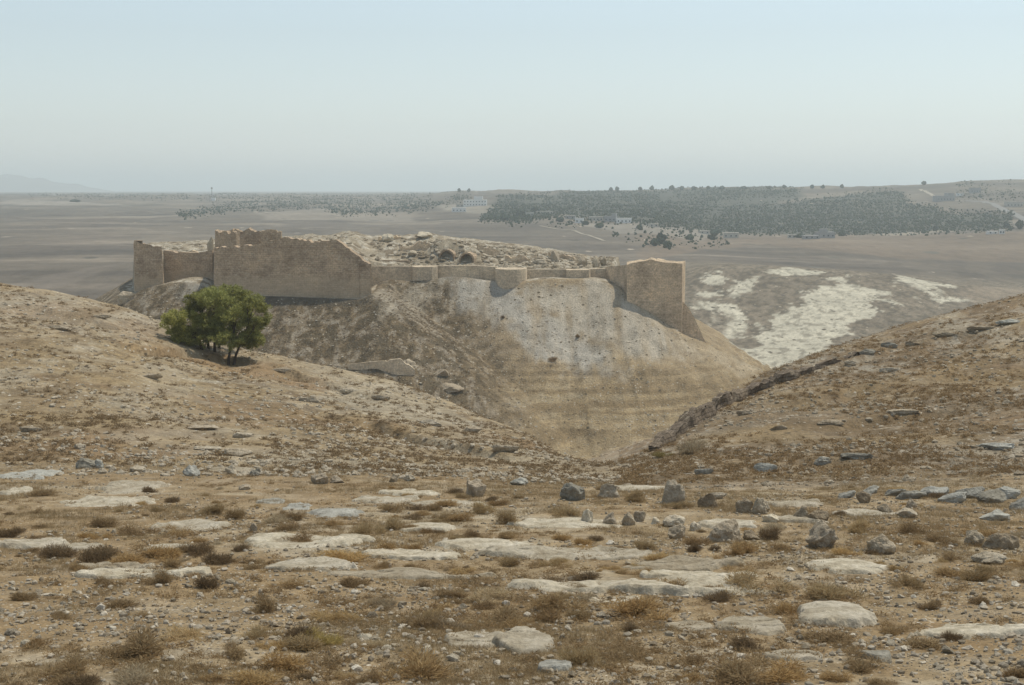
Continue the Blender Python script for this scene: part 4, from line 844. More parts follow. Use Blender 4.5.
# ledge rocks on the hillsides
for k, (px, v, wp, hp, ph, mt) in enumerate([
  (205, 430, 44, 5, 'thin dark rock ledge in the middle of the left hillside', D), (245, 437, 26, 5, 'short ledge right of the thin dark one on the left hillside', None),
  (205, 450, 34, 5, 'low rubbly outcrop below the thin dark ledge', None), (235, 456, 36, 8, 'row of grey outcrop low on the left hillside', D), (28, 432, 26, 6, 'pale outcrop on the left hillside near the frame edge', None),
  (765, 472, 28, 9, 'grey ledge at the foot of the right hill, left of the long one', G), (822, 464, 26, 9, 'blocky ledge on the lower right hill', G), (860, 459, 40, 6, 'long thin ledge right of the blocky one', G),
  (705, 474, 22, 6, 'grey ledge near the bare grey bush', G), (715, 499, 26, 8, 'grey rock at the start of the diagonal track', None), (1000, 449, 46, 6, 'pale long ledge on the right hill at the frame edge', G),
  (850, 366, 14, 6, 'dark rock at the right end of the terrace wall', D), (915, 345, 22, 5, 'dark ledge high on the right hill', D), (980, 330, 30, 4, 'thin ledge near the crest of the right hill', D),
  (830, 424, 30, 6, 'dark bank of rock halfway up the right hill', D), (900, 414, 40, 6, 'long dark bank right of the shorter dark bank', D), (380, 400, 22, 6, 'brown outcrop on the nose of the left hill', D), (505, 452, 30, 9, 'dark rock bank low on the left hill near the valley', D),
  (430, 425, 26, 6, 'grey outcrop on the lower nose of the left hill', None), (285, 372, 30, 6, 'ochre rock bank right of the pines', D), (868, 354, 22, 5, 'grey ledge just right of the terrace wall end', G), (890, 347, 18, 5, 'short grey ledge second right of the terrace wall', G), (945, 336, 26, 6, 'grey blocky ledge high on the right hill', None),
  (1008, 324, 26, 5, 'grey ledge near the right frame edge on the crest', G), (745, 415, 18, 5, 'brown outcrop just below the terrace wall', D), (780, 430, 22, 5, 'brown outcrop in the middle of the right hill', None), (890, 372, 24, 5, 'low rubbly outcrop on the upper right hill', None),
  (60, 330, 24, 5, 'low rocky ledge high on the left hill', None), (100, 318, 20, 4, 'thin pale ledge near the left hill crest', None), (150, 378, 26, 5, 'brown outcrop left below the pines', D), (310, 402, 26, 5, 'rubbly outcrop right below the pines', None), (350, 392, 22, 5, 'pale outcrop on the right shoulder of the left hill', None), (470, 432, 24, 6, 'dark outcrop near the tip of the left hill', D)]):
    boulder(px, v, wp, hp, ph, mt, 750 + k, 'rock_outcrop', 'outcrop', 0.35, sink=0.35)

# ------------------------------------------------------------------ shrubs
def twig_mesh(name, n, seed, mat, wide=0.030, flat=0.62, up=0.25, ln=(0.35, 0.75)):
    """unit dome (radius ~1) of thin dry twigs and blades"""
    r = np.random.default_rng(seed); vs = []; 
    lob = r.normal(size=(7, 3)) * np.array([0.5, 0.5, 0.16]); lob[0] = 0
    for i in range(n):
        l = lob[min(int(r.uniform() ** 1.3 * 7), 6)]
        d = r.normal(size=3); d[2] = abs(d[2]) * 0.9 + up; d /= np.linalg.norm(d)
        rad = r.uniform(0.15, 0.72) if i % 3 else r.uniform(0.5, 0.95)
        b = l + d * rad * np.array([0.72, 0.72, flat]); b[2] = max(b[2], 0.0)
        dd = d + r.normal(size=3) * 0.45; dd[2] = abs(dd[2]) * .8 + 0.05; dd /= np.linalg.norm(dd)
        L = r.uniform(*ln) * 0.5; s = np.cross(dd, r.normal(size=3)); s /= np.linalg.norm(s) + 1e-9
        ww = wide * r.uniform(0.5, 1.3)
        vs += [b - s * ww, b + s * ww, b + dd * L]
    v = np.array(vs); return v, np.arange(len(v)).reshape(-1, 3)
def blade_mesh(n, seed, spread=0.9):
    r = np.random.default_rng(seed); vs = []
    for i in range(n):
        a = r.uniform(0, 6.3); q = math.sqrt(r.uniform()) * spread; b = np.array([q * math.cos(a), q * math.sin(a), 0])
        d = np.array([r.normal() * .35 + .25 * math.cos(a), r.normal() * .35 + .25 * math.sin(a), 1.0]); d /= np.linalg.norm(d)
        s = np.array([-math.sin(a + r.normal()), math.cos(a + r.normal()), 0]) * r.uniform(.012, .03); L = r.uniform(.5, 1.0)
        vs += [b - s, b + s, b + d * L]
    v = np.array(vs); return v, np.arange(len(v)).reshape(-1, 3)
KINDS = {'brown': (M_shrub, 'brown dry'), 'dark': (M_shrub_d, 'dark brown'), 'gold': (M_straw, 'golden dry'), 'olive': (M_olive, 'yellow-olive'), 'grey': (M_greytw, 'grey twiggy')}
SPROTO = {k: [np_mesh('shrub', *twig_mesh('shrub', 2600 if k != 'gold' else 2000, 300 + 10 * i + j, m, 0.019, 0.70, 0.25 if k != 'gold' else 0.6), False, m) for j in range(4)] for i, (k, (m, _)) in enumerate(KINDS.items())}
SHR = """101 527 34 13 brown;88 538 18 10 brown;133 536 36 11 dark;50 557 35 15 dark;132 562 36 16 brown;180 536 30 10 brown;200 553 32 12 dark;220 562 26 16 dark;240 551 16 10 dark;79 570 20 11 brown
171 567 23 13 brown;10 537 25 11 dark;39 528 16 7 brown;216 514 24 15 gold;237 519 22 18 gold;38 539 15 7 dark;42 496 32 9 brown;280 516 17 8 dark;284 531 29 10 brown;330 526 16 8 brown
389 551 28 15 brown;412 550 19 12 brown;391 529 23 16 gold;425 533 14 10 dark;473 537 21 10 dark;339 561 46 13 gold;416 519 16 7 dark;397 511 28 12 gold;435 510 23 8 brown;480 513 30 12 gold
508 524 28 18 gold;506 538 20 9 brown;409 569 16 10 brown;383 567 17 8 brown;560 540 24 10 brown;561 515 26 12 gold;581 545 18 10 brown;692 551 17 13 dark;736 556 23 16 brown;556 566 29 11 gold
510 566 32 11 gold;634 501 26 13 gold;679 508 22 11 gold;779 550 23 10 brown;840 555 34 14 gold;858 532 32 16 gold;911 534 31 15 brown;773 539 24 13 dark;120 608 32 12 brown;143 617 22 9 brown
138 656 56 27 brown;190 637 40 15 grey;297 637 30 17 dark;323 644 38 17 olive;266 612 34 20 brown;427 628 30 17 brown;455 629 40 14 grey;70 671 40 18 brown;288 671 50 22 brown;425 676 70 28 brown
208 587 25 17 dark;104 584 22 12 brown;162 583 28 15 brown;294 586 30 10 brown;350 585 30 12 brown;425 588 19 9 dark;455 598 36 12 brown;480 608 22 10 dark;33 648 22 13 dark;250 684 60 18 gold
335 621 50 16 gold;632 613 60 20 brown;632 631 20 13 dark;747 651 44 15 dark;692 664 26 13 dark;750 593 70 22 gold;822 598 60 26 gold;835 609 22 13 dark;930 609 20 12 brown;954 639 19 14 dark
982 604 24 13 brown;862 669 40 18 brown;582 666 40 26 gold;552 584 26 10 dark;832 641 50 16 brown;892 634 30 14 brown;787 613 30 14 brown;722 601 28 12 dark;927 648 40 16 brown;1012 677 30 20 dark
777 681 60 22 brown;545 609 40 20 brown;655 560 30 9 gold;985 573 26 12 gold;950 560 30 12 brown;905 585 34 14 gold;20 600 26 12 brown;60 618 30 12 brown;380 606 26 12 grey;512 628 30 13 brown"""
SH = [q.split() for l in SHR.split('\n') for q in l.split(';')]
def relphrase(px, v, used):
    c = sorted(LAND, key=lambda q: abs(q[0] - px) + 2.2 * abs(q[1] - v))
    for q in c[:14]:
        dx, dv = px - q[0], v - q[1]
        rel = ('just right of' if dx > 0 else 'just left of') if abs(dx) > 1.6 * abs(dv) else ('below' if dv > 0 else 'above')
        yield f'{rel} {q[2]}'
used_l = set(); used_base = set(); SXY = []
def put_shrub(px, v, wp, hp, kind, label, group, cat='shrub', wscale=1.0, p=None):
    p = p or hit(px, v); k = p.y / F; i = len(SXY)
    o = link('dry_shrub', SPROTO[kind][i % 4], None, (p.x, p.y, p.z - 0.02))
    hw = wp * k / 2 * wscale; o.scale = (hw * random.uniform(.85, 1.25), hw * random.uniform(.7, 1.1), hp * k * random.uniform(.75, 1.0)); o.rotation_euler = (0, 0, random.uniform(0, 6.3))
    SXY.append((p.x, p.y)); return tag(o, label, cat, group)
for px, v, wp, hp, kd in SH:
    px, v, wp, hp = float(px), float(v), float(wp), float(hp)
    size = 'large' if wp >= 40 else ('small' if wp < 22 else '')
    for ph in relphrase(px, v, used_l):
        lb = ' '.join(f'{size} {KINDS[kd][1]} shrub {ph}'.split())
        if lb not in used_l and len(lb.split()) <= 16: break
    used_l.add(lb)
    put_shrub(px, v, wp, hp, kd, lb, 'dry shrubs on the foreground slope')
# further shrubs of the same slope, nothing tells these apart
cnt = 0; tries = 0
ZN = [('left', 0, 340), ('middle', 340, 690), ('right', 690, 1024)]
while cnt < 185 and tries < 6000:
    tries += 1
    px = random.uniform(-20, 1044); v = random.uniform(487, 690)
    p = hit(px, v, 5, 80)
    if p is None or p.y > 72: continue
    if vn(np.array([p.x * 0.25]), np.array([p.y * 0.2]), seed=77)[0] < 0.05 + random.uniform(-.25, .25): continue
    if any((p.x - q[0]) ** 2 + (p.y - q[1]) ** 2 < 0.25 for q in SXY): continue
    wm = 0.2 + 0.8 * random.random() ** 1.7; k = F / p.y
    kind = random.choices(['brown', 'dark', 'gold', 'grey'], [5, 3, 4, 1.5])[0]
    zone = next((z for z, a, b in ZN if px < b), 'right')
    put_shrub(px, v, wm * k, wm * k * random.uniform(0.26, 0.5), kind, f'smaller {KINDS[kind][1]} tuft scattered over the {zone} of the stony foreground', f'smaller {KINDS[kind][1]} tufts in the {zone} foreground', p=p); cnt += 1

# bushes by the valley on the right hill
for px, v, wp, hp, kd, lb in ((686, 453, 30, 22, 'grey', 'bare grey bush by the lower end of the terrace wall'), (674, 438, 10, 9, 'grey', 'small grey bush behind the big bare one in the valley'), (662, 456, 16, 8, 'olive', 'small olive bush left of the bare grey one'),
                              (503, 318, 5, 4, 'dark', 'lone dark shrub dot in the pale scree below the round tower'), (578, 337, 6, 5, 'dark', 'lone dark shrub on the bright slope below the curtain wall'), (553, 361, 7, 5, 'dark', 'dark shrub below the grey scree tongue')):
    p = hit(px, v)
    put_shrub(px, v, wp, hp, kd, lb, None, 'bush', p=p)

# dry grass between the shrubs
gp = [blade_mesh(22, 400 + i) for i in range(4)]
q = []
ga = rng.uniform(-0.40, 0.40, 70000); gd = np.exp(rng.uniform(math.log(17), math.log(74), 70000)); gx = ga * gd
gm = fbm(gx * 0.22, gd * 0.16, 3, 88) + 0.25 * vn(gx * 0.9, gd * 0.7, seed=89) + rng.uniform(-.15, .15, len(ga)) > 0.05 + 0.08 * (1 - sstep(24, 38, gd)) - 0.14 * sstep(40, 54, gd)
gx, gd = gx[gm][:26000], gd[gm][:26000]
gs = rng.uniform(0.05, 0.14, len(gx)) * (1 + .5 * sstep(40, 54, gd)); gs3 = np.stack([gs * 1.3, gs * 1.3, gs * rng.uniform(.7, 1.2, len(gs))], 1)
tag(link('dry_grass', scatter_mesh('dry_grass', gp, np.column_stack([gx, gd, H(gx, gd)]), gs3, rng.uniform(0, 6.3, len(gx)), M_hay)), 'short golden dry grass between the stones of the foreground', 'grass', kind='stuff')

lp = [twig_mesh('s', 110, 640 + i, None, 0.05, 0.66, 0.25, (.4, .9)) for i in range(6)]
ga = rng.uniform(-0.40, 0.40, 9000); gd = np.exp(rng.uniform(math.log(17), math.log(72), 9000)); gx = ga * gd
m = fbm(gx * 0.3 + 8, gd * 0.22, 3, 95) + rng.uniform(-.3, .3, 9000) > 0.12; gx, gd = gx[m][:2600], gd[m][:2600]; gs = rng.uniform(0.07, 0.22, len(gx))
for k_, mt_, lb_ in ((0, M_shrub, 'tiny brown dry scrub sprinkled between the foreground stones'), (1, M_shrub_d, 'tiny dark dry scrub sprinkled between the foreground stones')):
    q_ = np.arange(len(gx)) % 3 == k_ if k_ else np.arange(len(gx)) % 3 != 1
    tag(link('low_scrub', scatter_mesh('low_scrub', lp, np.column_stack([gx, gd, H(gx, gd)])[q_], np.stack([gs * 1.3, gs * 1.2, gs * .8], 1)[q_], rng.uniform(0, 6.3, q_.sum()), mt_)), lb_, 'scrub', kind='stuff')

# ------------------------------------------------------------------ stones
rp = [rock_verts(1, 500 + i, 7, 0.16, (.3, .85)) for i in range(14)]; rp2 = [rock_verts(2, 540 + i, 10, 0.14, (.35, .85)) for i in range(8)]
na_ = 70000
ga = rng.uniform(-0.40, 0.40, na_); gd = np.exp(rng.uniform(math.log(17), math.log(78), na_)); gx = ga * gd
dens = 0.40 * sstep(0.06, 0.12, ga) * sstep(38, 44, gd) * (1 - sstep(58, 64, gd)) + 0.8 * fbm(gx * 0.22 + 30, gd * 0.25, 3, 98) + 0.35 * fbm(gx * 0.9, gd * 0.9, 2, 99) + rng.uniform(-.35, .35, na_) - 0.15 * sstep(30, 55, gd)
m = dens > 0.02; gx, gd = gx[m][:38000], gd[m][:38000]
gs = 0.014 + 0.070 * rng.power(0.20, len(gx)); 
s3 = np.stack([gs * rng.uniform(.8, 1.5, len(gs)), gs * rng.uniform(.8, 1.4, len(gs)), gs * rng.uniform(.6, 1.15, len(gs))], 1)
tag(link('gravel', scatter_mesh('gravel', rp, np.column_stack([gx, gd, H(gx, gd) + gs * 0.3]), s3, rng.uniform(0, 6.3, len(gx)), M_gravel)), 'loose pale gravel and stones strewn over the foreground soil', 'gravel', kind='stuff')
STM = [np_mesh('stone', v, f, False, mt) for mt in (M_gravel, M_rock, M_rock_p) for v, f in rp2[:6]]
cnt = 0
while cnt < 230:
    px = random.uniform(-10, 1034); v = 485 + 200 * random.random() ** 0.8; p = hit(px, v, 5, 80)
    if p is None or p.y > 72: continue
    if fbm(np.array([p.x * 0.22 + 30]), np.array([p.y * 0.25]), 3, 98)[0] + random.uniform(-.4, .4) < 0: continue
    s = random.uniform(0.06, 0.14)
    o = link('stone', STM[cnt % len(STM)], None, (p.x, p.y, p.z + s * 0.15)); o.scale = (s * random.uniform(.8, 1.5), s, s * random.uniform(.5, .9)); o.rotation_euler = (random.uniform(-.3, .3), random.uniform(-.3, .3), random.uniform(0, 6.3))
    zone = next((z for z, a, b in ZN if px < b), 'right')
    tag(o, f'fist-sized loose stone among the gravel in the {zone} of the foreground', 'stone', f'loose stones in the {zone} foreground'); cnt += 1

# scrub and stones on the hillsides, too many to count
tp = [twig_mesh('s', 60, 600 + i, None, 0.10, 0.66, 0.25, (.4, .9)) for i in range(5)]
def hill_pts(n, y0, y1, a0, a1, seed, thr):
    a = rng.uniform(a0, a1, n); d = np.exp(rng.uniform(math.log(y0), math.log(y1), n)); x = a * d
    m = fbm(x * 0.10, d * 0.14, 3, seed) + rng.uniform(-.5, .5, n) > thr; return x[m], d[m]
for (a0, a1, n, thr, nm, sd_, mt, lab) in ((-0.42, 0.078, 11500, 0.05, 'left', 801, M_shrub_d, 'low dry scrub dotting the left hillside'), (0.078, 0.42, 10500, 0.0, 'right', 802, M_shrub_d, 'low dark scrub dotting the right hillside')):
    x, d = hill_pts(n, 70, 172, a0, a1, sd_, thr); s = 0.10 + 0.30 * rng.power(0.6, len(x))
    tag(link('hillside_scrub', scatter_mesh('hillside_scrub', tp, np.column_stack([x, d, H(x, d)]), np.stack([s * 1.1, s * 1.1, s * .85], 1), rng.uniform(0, 6.3, len(x)), mt)), lab, 'scrub', kind='stuff')
    x, d = hill_pts(int(n * 1.7), 68, 172, a0, a1, sd_ + 10, 0.18); s = 0.05 + 0.22 * rng.power(0.25, len(x))
    tag(link('hillside_stones', scatter_mesh('hillside_stones', rp, np.column_stack([x, d, H(x, d) + s * .1]), np.stack([s * 1.2, s, s * .85], 1), rng.uniform(0, 6.3, len(x)), M_rock)), f'weathered stones strewn over the {nm} hillside', 'stones', kind='stuff')
# castle slope scrub and stones
a = rng.uniform(-0.28, 0.14, 16000); d = rng.uniform(322, 402, 16000); x = a * d; sdv = sdist(RIM, x, d); pxv = a * F + CX
m = (sdv > 1.5) & (rng.uniform(0, 1, 16000) * (1 - .75 * np.exp(-((pxv - 555 + (d - 370) * 1.0) / 14) ** 2)) < np.interp(pxv - np.clip(sdv, 0, 60), [330, 400, 440, 480, 620], [.8, .75, .5, .07, .03])); x, d = x[m], d[m]; s = rng.uniform(0.15, 0.48, len(x))
tag(link('castle_slope_scrub', scatter_mesh('castle_slope_scrub', tp, np.column_stack([x, d, H(x, d)]), np.stack([s, s, s * .8], 1), rng.uniform(0, 6.3, len(x)), M_shrub_d)), 'dark low scrub dotting the castle hill slope', 'scrub', kind='stuff')
a = rng.uniform(-0.28, 0.18, 7000); d = rng.uniform(322, 404, 7000); x = a * d; m = sdist(RIM, x, d) > 0.5; x, d = x[m], d[m]; s = 0.08 + 0.30 * rng.power(0.16, len(x))
tag(link('castle_slope_stones', scatter_mesh('castle_slope_stones', rp, np.column_stack([x, d, H(x, d) + s * .1]), np.stack([s * 1.2, s, s * .6], 1), rng.uniform(0, 6.3, len(x)), M_gravel)), 'pale fallen stones strewn over the castle hill slope', 'stones', kind='stuff')

# ------------------------------------------------------------------ pines on the left hillside
def tube(path, radii, n=8):
    vs = []; fs = []
    for i, (p, r) in enumerate(zip(path, radii)):
        for k in range(n): a = 2 * math.pi * k / n; vs.append((p[0] + r * math.cos(a), p[1] + r * math.sin(a), p[2]))
    for i in range(len(path) - 1):
        for k in range(n): fs.append((i * n + k, i * n + (k + 1) % n, (i + 1) * n + (k + 1) % n, (i + 1) * n + k))
    return vs, fs
def merge(parts):
    vs = []; fs = []
    for v, f in parts: o = len(vs); vs += v; fs += [tuple(i + o for i in q) for q in f]
    return np.array(vs), np.array(fs)
PINES = [(203, 363, 146, [(186, 324, 22, 15), (176, 318, 12, 10), (194, 338, 22, 10), (180, 334, 13, 8)], 'leftmost pine of the clump, with a low drooping crown'),
         (209, 362, 148, [(205, 312, 22, 14), (198, 301, 13, 9), (204, 332, 18, 10)], 'pine with two thin trunks in the left half of the clump'),
         (215, 363, 147, [(214, 300, 19, 11), (222, 326, 18, 16), (210, 322, 13, 12)], 'tall pine near the middle of the clump'),
         (219, 362, 150, [(228, 296, 22, 10), (240, 304, 19, 12), (216, 293, 13, 6)], 'tallest pine of the clump with a rounded top'),
         (228, 364, 145, [(236, 322, 19, 18), (228, 340, 16, 9), (244, 334, 16, 10)], 'pine with a dark bare trunk, second from the right'),
         (233, 365, 145.5, [(251, 322, 17, 15), (254, 306, 14, 10), (249, 340, 18, 9), (261, 318, 9, 11)], 'rightmost pine of the clump with a dark slanting trunk')]
for i, (tp_, tv, d, lobes, lab) in enumerate(PINES):
    b = P(tp_, tv, d); b.z = H1(b.x, b.y) - 0.15
    root = empty('pine_tree', b, lab + ' on the left hillside', 'pine tree', 'clump of pines on the left hillside')
    parts = []; r = np.random.default_rng(1200 + i)
    cs_ = [(P(px, v, d + r.uniform(-1.5, 1.5)), rx * d / F, ry * d / F) for px, v, rx, ry in lobes]
    top = cs_[0][0] - b
    fork = Vector((top.x * 0.35, top.y * 0.3, max(top.z * 0.45, 1.8)))
    parts.append(tube([(0, 0, -0.3), (fork.x * .4, fork.y * .4, fork.z * .5), tuple(fork), tuple(fork + (top - fork) * .6), tuple(top)], [0.17, 0.14, 0.12, 0.08, 0.03]))
    for c_, rx, ry in cs_:
        e = c_ - b
        parts.append(tube([tuple(fork), tuple(fork * .5 + e * .5 + Vector((0, 0, -.2))), tuple(e)], [0.09, 0.06, 0.02]))
        for k in range(5):
            q = e + Vector((r.normal() * rx * .55, r.normal() * rx * .5, r.normal() * ry * .4)); parts.append(tube([tuple(fork * .4 + e * .6), tuple(q)], [0.045, 0.012], 5))
    v, f = merge(parts); link('trunk', np_mesh('trunk', v, f, True, M_bark), root)
    vs = []
    for c_, rx, ry in cs_:
        e = np.array(c_ - b)
        ncl = int(46 + 10 * rx * ry * 4)
        for k in range(ncl):
            dv = r.normal(size=3); dv /= np.linalg.norm(dv); rr = r.uniform(0.45, 1.0) ** 0.6 * (1 + 0.18 * math.sin(5 * dv[0] + k % 3))
            cc = e + dv * rr * np.array([rx, rx * .9, ry]); cr = r.uniform(0.22, 0.48)
            if r.uniform() < 0.15 or vn(np.array([cc[0] * .9 + i]), np.array([cc[2] * 1.3]), seed=77)[0] < -0.52: continue
            m_ = 42; pd = r.normal(size=(m_, 3)); pd /= np.linalg.norm(pd, axis=1)[:, None]; pd[:, 2] *= .75
            base = cc + pd * (cr * r.uniform(0.2, 0.9, (m_, 1))); dirn = pd + np.array([0, 0, 0.45]) + r.normal(size=(m_, 3)) * .4; dirn /= np.linalg.norm(dirn, axis=1)[:, None]
            sd_ = np.cross(dirn, r.normal(size=(m_, 3))); sd_ /= np.linalg.norm(sd_, axis=1)[:, None]
            vs.append(np.stack([base - sd_ * .045, base + sd_ * .045, base + dirn * r.uniform(.16, .30, (m_, 1))], 1).reshape(-1, 3))
    v = np.concatenate(vs); link('crown', np_mesh('crown', v, np.arange(len(v)).reshape(-1, 3), False, M_needle), root)

# ------------------------------------------------------------------ far woods, houses, roads
def tree_proto(seed, sub=2):
    v, f = rock_verts(sub, seed, 3, 0.34, (.8, 1.1)); v = v.copy(); v[:, 2] = v[:, 2] * 0.62 + 0.62
    v[:, :2] *= np.interp(v[:, 2], [0, .4, 1.3], [.75, 1.0, .6])[:, None]; return v, f
tpro = [tree_proto(1300 + i, 1 if i % 2 else 2) for i in range(8)]
tpro = [tree_proto(1300 + i, 1) for i in range(8)]
def in_poly(poly, x, y): return sdist(poly, np.array([x]), np.array([y]))[0] < 0
WOODS = [([(30, 192.3), (78, 191.8), (300, 191), (450, 191.2), (470, 198), (410, 211), (345, 214), (320, 206), (230, 210), (185, 217), (178, 214), (235, 203), (300, 199), (120, 197), (30, 196)], 8000, -.5),
         ([(490, 212), (500, 197), (600, 190.5), (700, 188.5), (800, 187.5), (795, 194), (730, 199), (700, 204), (690, 214), (640, 222), (560, 214), (520, 222), (480, 221)], 9500, -.4),
         ([(700, 206), (760, 206), (840, 197), (895, 191), (912, 204), (960, 215), (1012, 214), (1010, 229), (960, 231), (860, 234), (800, 232), (740, 233), (690, 228), (640, 224), (690, 214)], 11000, -.6),
         ([(590, 222), (640, 222), (720, 232), (728, 246), (655, 248), (610, 234)], 260, -.3), ([(955, 184), (990, 182), (1024, 184), (1024, 198), (990, 200), (958, 199)], 350, -.1), ([(482, 218), (560, 216), (600, 221), (560, 226), (500, 224)], 300, -.3)]
fx = []; 
for poly, n, thr in WOODS:
    x0 = min(q[0] for q in poly); x1 = max(q[0] for q in poly); y0 = min(q[1] for q in poly); y1 = max(q[1] for q in poly); c_ = 0; tr = 0
    k_ = n * 8; px = rng.uniform(x0 - 4, x1 + 4, k_); v = rng.uniform(y0 - 2, y1 + 2, k_)
    ok = (sdist(poly, px, v) < 4 * rng.uniform(0, 1, k_) ** 2) & (vn(px * .045, v * .16, seed=66) * .7 + vn(px * .13, v * .4, seed=67) * .4 > thr + rng.uniform(-.25, .25, k_))
    a, t_ = ray(px[ok][:n], v[ok][:n]); cand = np.column_stack([a, t_])
    ds = np.exp(np.linspace(math.log(900), math.log(5500), 220)); ca = np.array(cand)
    zz = H((ca[:, :1] * ds[None]).ravel(), np.tile(ds, len(ca))).reshape(len(ca), -1); up = zz >= ca[:, 1:2] * ds[None]
    for i in range(len(ca)):
        b = np.nonzero(up[i])[0]
        if len(b): dd = ds[b[0]] * random.uniform(.98, 1.02); fx.append((ca[i, 0] * dd, dd))
fx = np.array(fx); s = 0.7 + 1.3 * rng.power(.45, len(fx)); h3 = np.stack([s, s, s * rng.uniform(.9, 1.6, len(s))], 1)
tag(link('pine_wood', scatter_mesh('pine_wood', tpro, np.column_stack([fx, H(fx[:, 0], fx[:, 1]) - .3]), h3, rng.uniform(0, 6.3, len(fx)), M_conifer)), 'dark green pine plantation covering the far hills', 'wood', kind='stuff')

crown_me = [np_mesh('crown', v * 1.0, f, False, M_conifer) for v, f in [tree_proto(1400 + i, 3) for i in range(5)]]
tv_, tf_ = tube([(0, 0, -0.1), (0, 0, 0.6)], [.07, .05], 6); trunk_me = np_mesh('trunk', np.array(tv_), np.array(tf_), True, M_bark)
def far_tree(px, v, wp, hp, lab, grp, i, dmin=900):
    p = hit(px, v, dmin, 6000)
    if p is None: return
    k = p.y / F; r_ = empty('conifer', p, lab, 'tree', grp); r_.scale = (wp * k / 2, wp * k / 2, hp * k / 1.35)
    link('trunk', trunk_me, r_); c_ = link('crown', crown_me[i % 5], r_); c_.location = (0, 0, 0.0)
SKY = [(459, 192, 3, 4), (469, 192, 3, 4), (440, 192.2, 3, 3), (611, 191.2, 4, 4), (617, 191, 4, 5), (640, 190.6, 4, 4), (652, 190, 4, 5), (672, 190.2, 6, 5), (682, 190, 5, 4), (694, 189.8, 6, 4), (708, 189.6, 4, 4), (722, 189.4, 6, 4), (744, 189, 7, 3), (769, 189, 5, 3), (784, 188.4, 4, 4), (812, 188.4, 4, 4), (823, 188.4, 4, 4), (842, 188.2, 4, 4), (924, 185, 5, 4), (75, 202, 10, 3), (18, 191.6, 14, 2.4)]
for i, (px, v, wp, hp) in enumerate(SKY):
    lab = {0: 'left tree of two single trees on the far skyline left of centre', 1: 'right tree of two single trees on the far skyline left of centre', 18: 'single dark tree on the crest where the right ridge road meets the sky', 19: 'lone dark clump tree on the far left plain', 20: 'low tree mass on the skyline at the far left'}.get(i, 'small dark tree breaking the skyline of the wooded ridge')
    far_tree(px, v, wp, hp, lab, 'trees on the far skyline', i)
VT = [(585, 225, 7, 5), (600, 228, 8, 6), (640, 230, 7, 6), (655, 246, 9, 8), (661, 244, 10, 13), (667, 248, 9, 8), (690, 240, 8, 7), (712, 240, 8, 6), (715, 236, 9, 7), (520, 216, 9, 7), (535, 213, 8, 7), (505, 220, 8, 6), (560, 222, 8, 5), (1020, 229, 8, 9), (1006, 228, 6, 7), (935, 231, 5, 6), (800, 238, 8, 5), (842, 236, 7, 5)]
for i, (px, v, wp, hp) in enumerate(VT): far_tree(px, v, wp, hp, 'tall dark tree below the village, darkest on the slope' if i == 4 else 'dark roundish tree among the village houses', 'trees among the far village houses', i)

def box(x0, x1, y0, y1, z0, z1): 
    v = [(x, y, z) for z in (z0, z1) for y in (y0, y1) for x in (x0, x1)]
    return v, [(0, 2, 3, 1), (4, 5, 7, 6), (0, 1, 5, 4), (2, 6, 7, 3), (0, 4, 6, 2), (1, 3, 7, 5)]
def house(px, v, wp, hp, mat, lab, storeys=1, wing=None):
    p = hit(px, v, 900, 6000); 
    if p is None: return
    k = p.y / F; W, Hh = wp * k, hp * k; r_ = empty('house', p, lab, 'house', 'houses of the far village', rz=random.uniform(-.25, .1))
    parts = [box(-W / 2, W / 2, 0, W * .7, -2, Hh)]
    if wing: parts.append(box(W * wing, W * (wing + .38), 1.0, W * .55, Hh + .403, Hh * 1.55 + .4))
    vv, ff = merge(parts); link('wall', np_mesh('wall', vv, ff, False, mat), r_)
    vv, ff = box(-W / 2 - .35, W / 2 + .35, -.35, W * .7 + .35, Hh + .004, Hh + .40); link('roof', np_mesh('roof', np.array(vv), np.array(ff), False, mat), r_)
    nw = max(2, int(W / 4))
    for s_ in range(storeys):
        for i in range(nw):
            xc = -W / 2 + W * (i + .5) / nw; zc = Hh * (s_ + .28) / storeys
            vv, ff = box(xc - .7, xc + .7, -.12, .1, zc, zc + min(1.5, Hh / storeys * .5)); link('window', np_mesh('window', np.array(vv), np.array(ff), False, M_dark), r_)
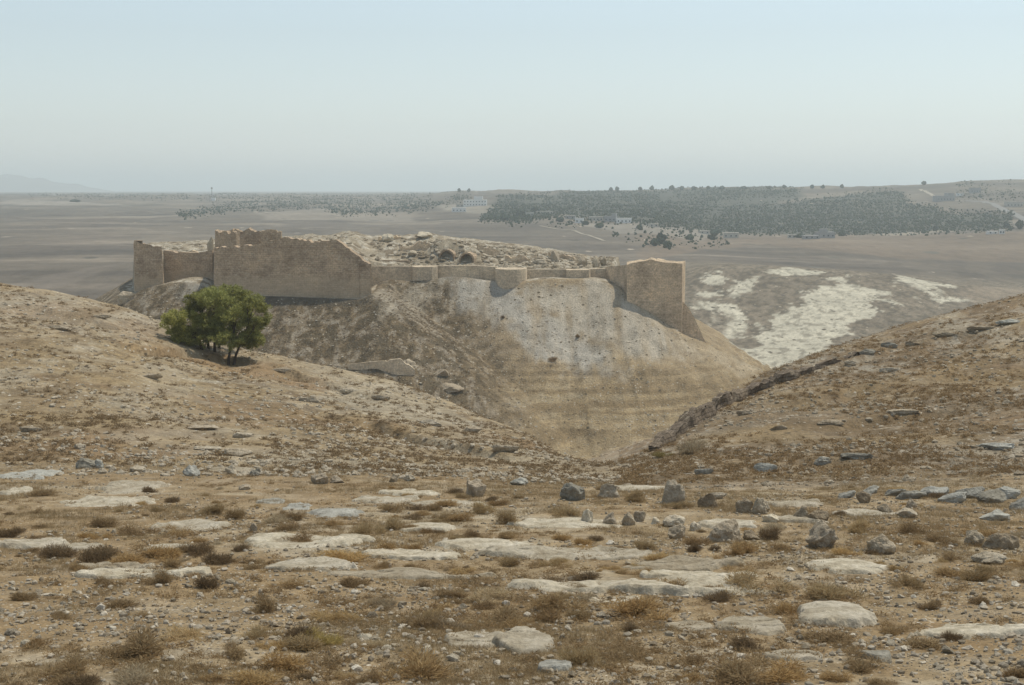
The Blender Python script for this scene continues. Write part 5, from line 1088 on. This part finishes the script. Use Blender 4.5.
for a in ((475, 206, 23, 6, M_white, 'largest white house, two storeys, alone at the left end of the village', 2, -.05), (459, 212, 14, 4, M_white, 'low white house just below left of the largest white one', 1, None), (460, 207, 8, 3, M_tan, 'small tan house behind the low white one', 1, None),
          (579, 223, 8, 4.5, M_white, 'small bright white house at the left end of the main village row', 1, None), (596, 221, 14, 4, M_tan, 'tan flat house in the main village row, left', 1, None), (610, 221.5, 12, 5, M_greyp, 'grey house in the middle of the main village row', 1, .1), (624, 223, 15, 4.5, M_white, 'pale long house at the right end of the main village row', 1, None),
          (545, 214, 16, 2.5, M_tan, 'long low tan building above the village trees', 1, None), (530, 216, 8, 3.5, M_tan, 'small tan house half behind village trees', 1, None), (570, 219, 10, 3, M_greyp, 'grey low house left of the main village row', 1, None), (654, 227, 9, 3, M_tan, 'lone tan house right of the main village row', 1, None), (705, 234, 10, 3, M_tan, 'low pale house among trees right of the village', 1, None),
          (731, 238, 15, 5, M_tan, 'tan house at the left foot of the wooded hill', 1, None), (812, 239, 16, 3, M_greyp, 'low grey house at the foot of the wooded hill, left of a larger', 1, None), (826, 238, 18, 5.5, M_greyp, 'larger grey house at the foot of the wooded hill', 1, -.3), (792, 238, 8, 3, M_tan, 'small pale house at the foot of the wooded hill', 1, None),
          (946, 201, 18, 5, M_greyp, 'pale grey house on the ridge below the skyline tree', 1, .1), (993, 234, 10, 2.4, M_white, 'low white building on the brown slope at far right', 1, None), (1002, 234, 5, 4, M_white, 'small white cube house at the end of the low white building', 1, None), (976, 193, 10, 5, M_greyp, 'grey house among the ridge trees at far right', 1, None), (1015, 207, 16, 5, M_tan, 'tan house on the ridge at the right frame edge', 1, None), (960, 196, 7, 2.5, M_white, 'tiny white shed beside the pale grey ridge house', 1, None), (213, 201, 4, 3, M_white, 'tiny white house beside the mast in the far left wood', 1, None)):
    house(*a)
p = hit(212, 200, 900, 6000); k = p.y / F
mast = empty('mast', p, 'thin dark mast rising above the far left wood', 'mast')
v_, f_ = tube([(0, 0, -1), (0, 0, 9 * k), (0, 0, 13 * k)], [.9, .7, .4], 6); link('pole', np_mesh('pole', np.array(v_), np.array(f_), True, M_greyp), mast)
v_, f_ = box(-1.8, 1.8, -1.2, 1.2, 11 * k, 12.4 * k); link('antenna', np_mesh('antenna', np.array(v_), np.array(f_), False, M_greyp), mast)

def track(name, pts, width, mat, d0, d1):
    ps = [hit(a, b, d0, d1) for a, b in pts]; ps = [q for q in ps if q]; out = []
    for a, b in zip(ps[:-1], ps[1:]):
        n = max(2, int((b - a).length / (width * 1.5)))
        out += [a + (b - a) * (i / n) for i in range(n)]
    out.append(ps[-1]); vs = []
    for i, q in enumerate(out):
        a = out[max(i - 1, 0)]; b = out[min(i + 1, len(out) - 1)]; d = Vector((b.x - a.x, b.y - a.y, 0)).normalized(); nn = Vector((-d.y, d.x, 0)) * width / 2
        for e in (-1, 0, 1):
            w_ = q + nn * e * (1 + .2 * float(vn(i * .4, e, seed=8))); vs.append((w_.x, w_.y, H1(w_.x, w_.y) + 0.12 + 0.0002 * w_.y))
    fs = []
    for i in range(len(out) - 1):
        for e in (0, 1): a = i * 3 + e; fs.append((a, a + 1, a + 4, a + 3))
    return tag(link(name, np_mesh(name, vs, np.array(fs), True, mat)), kind='structure')
track('road', [(965, 201), (985, 202), (1000, 208), (1024, 219), (1040, 226)], 11, M_asph, 900, 4000)
track('road', [(920, 189.5), (930, 194), (945, 200), (965, 201.5)], 7, M_track, 900, 4000)
track('path', [(540, 226), (575, 231), (590, 236), (604, 241)], 3, M_track, 900, 4000)
track('path', [(255, 212), (268, 213), (300, 214), (340, 216)], 6, M_track, 900, 4000)
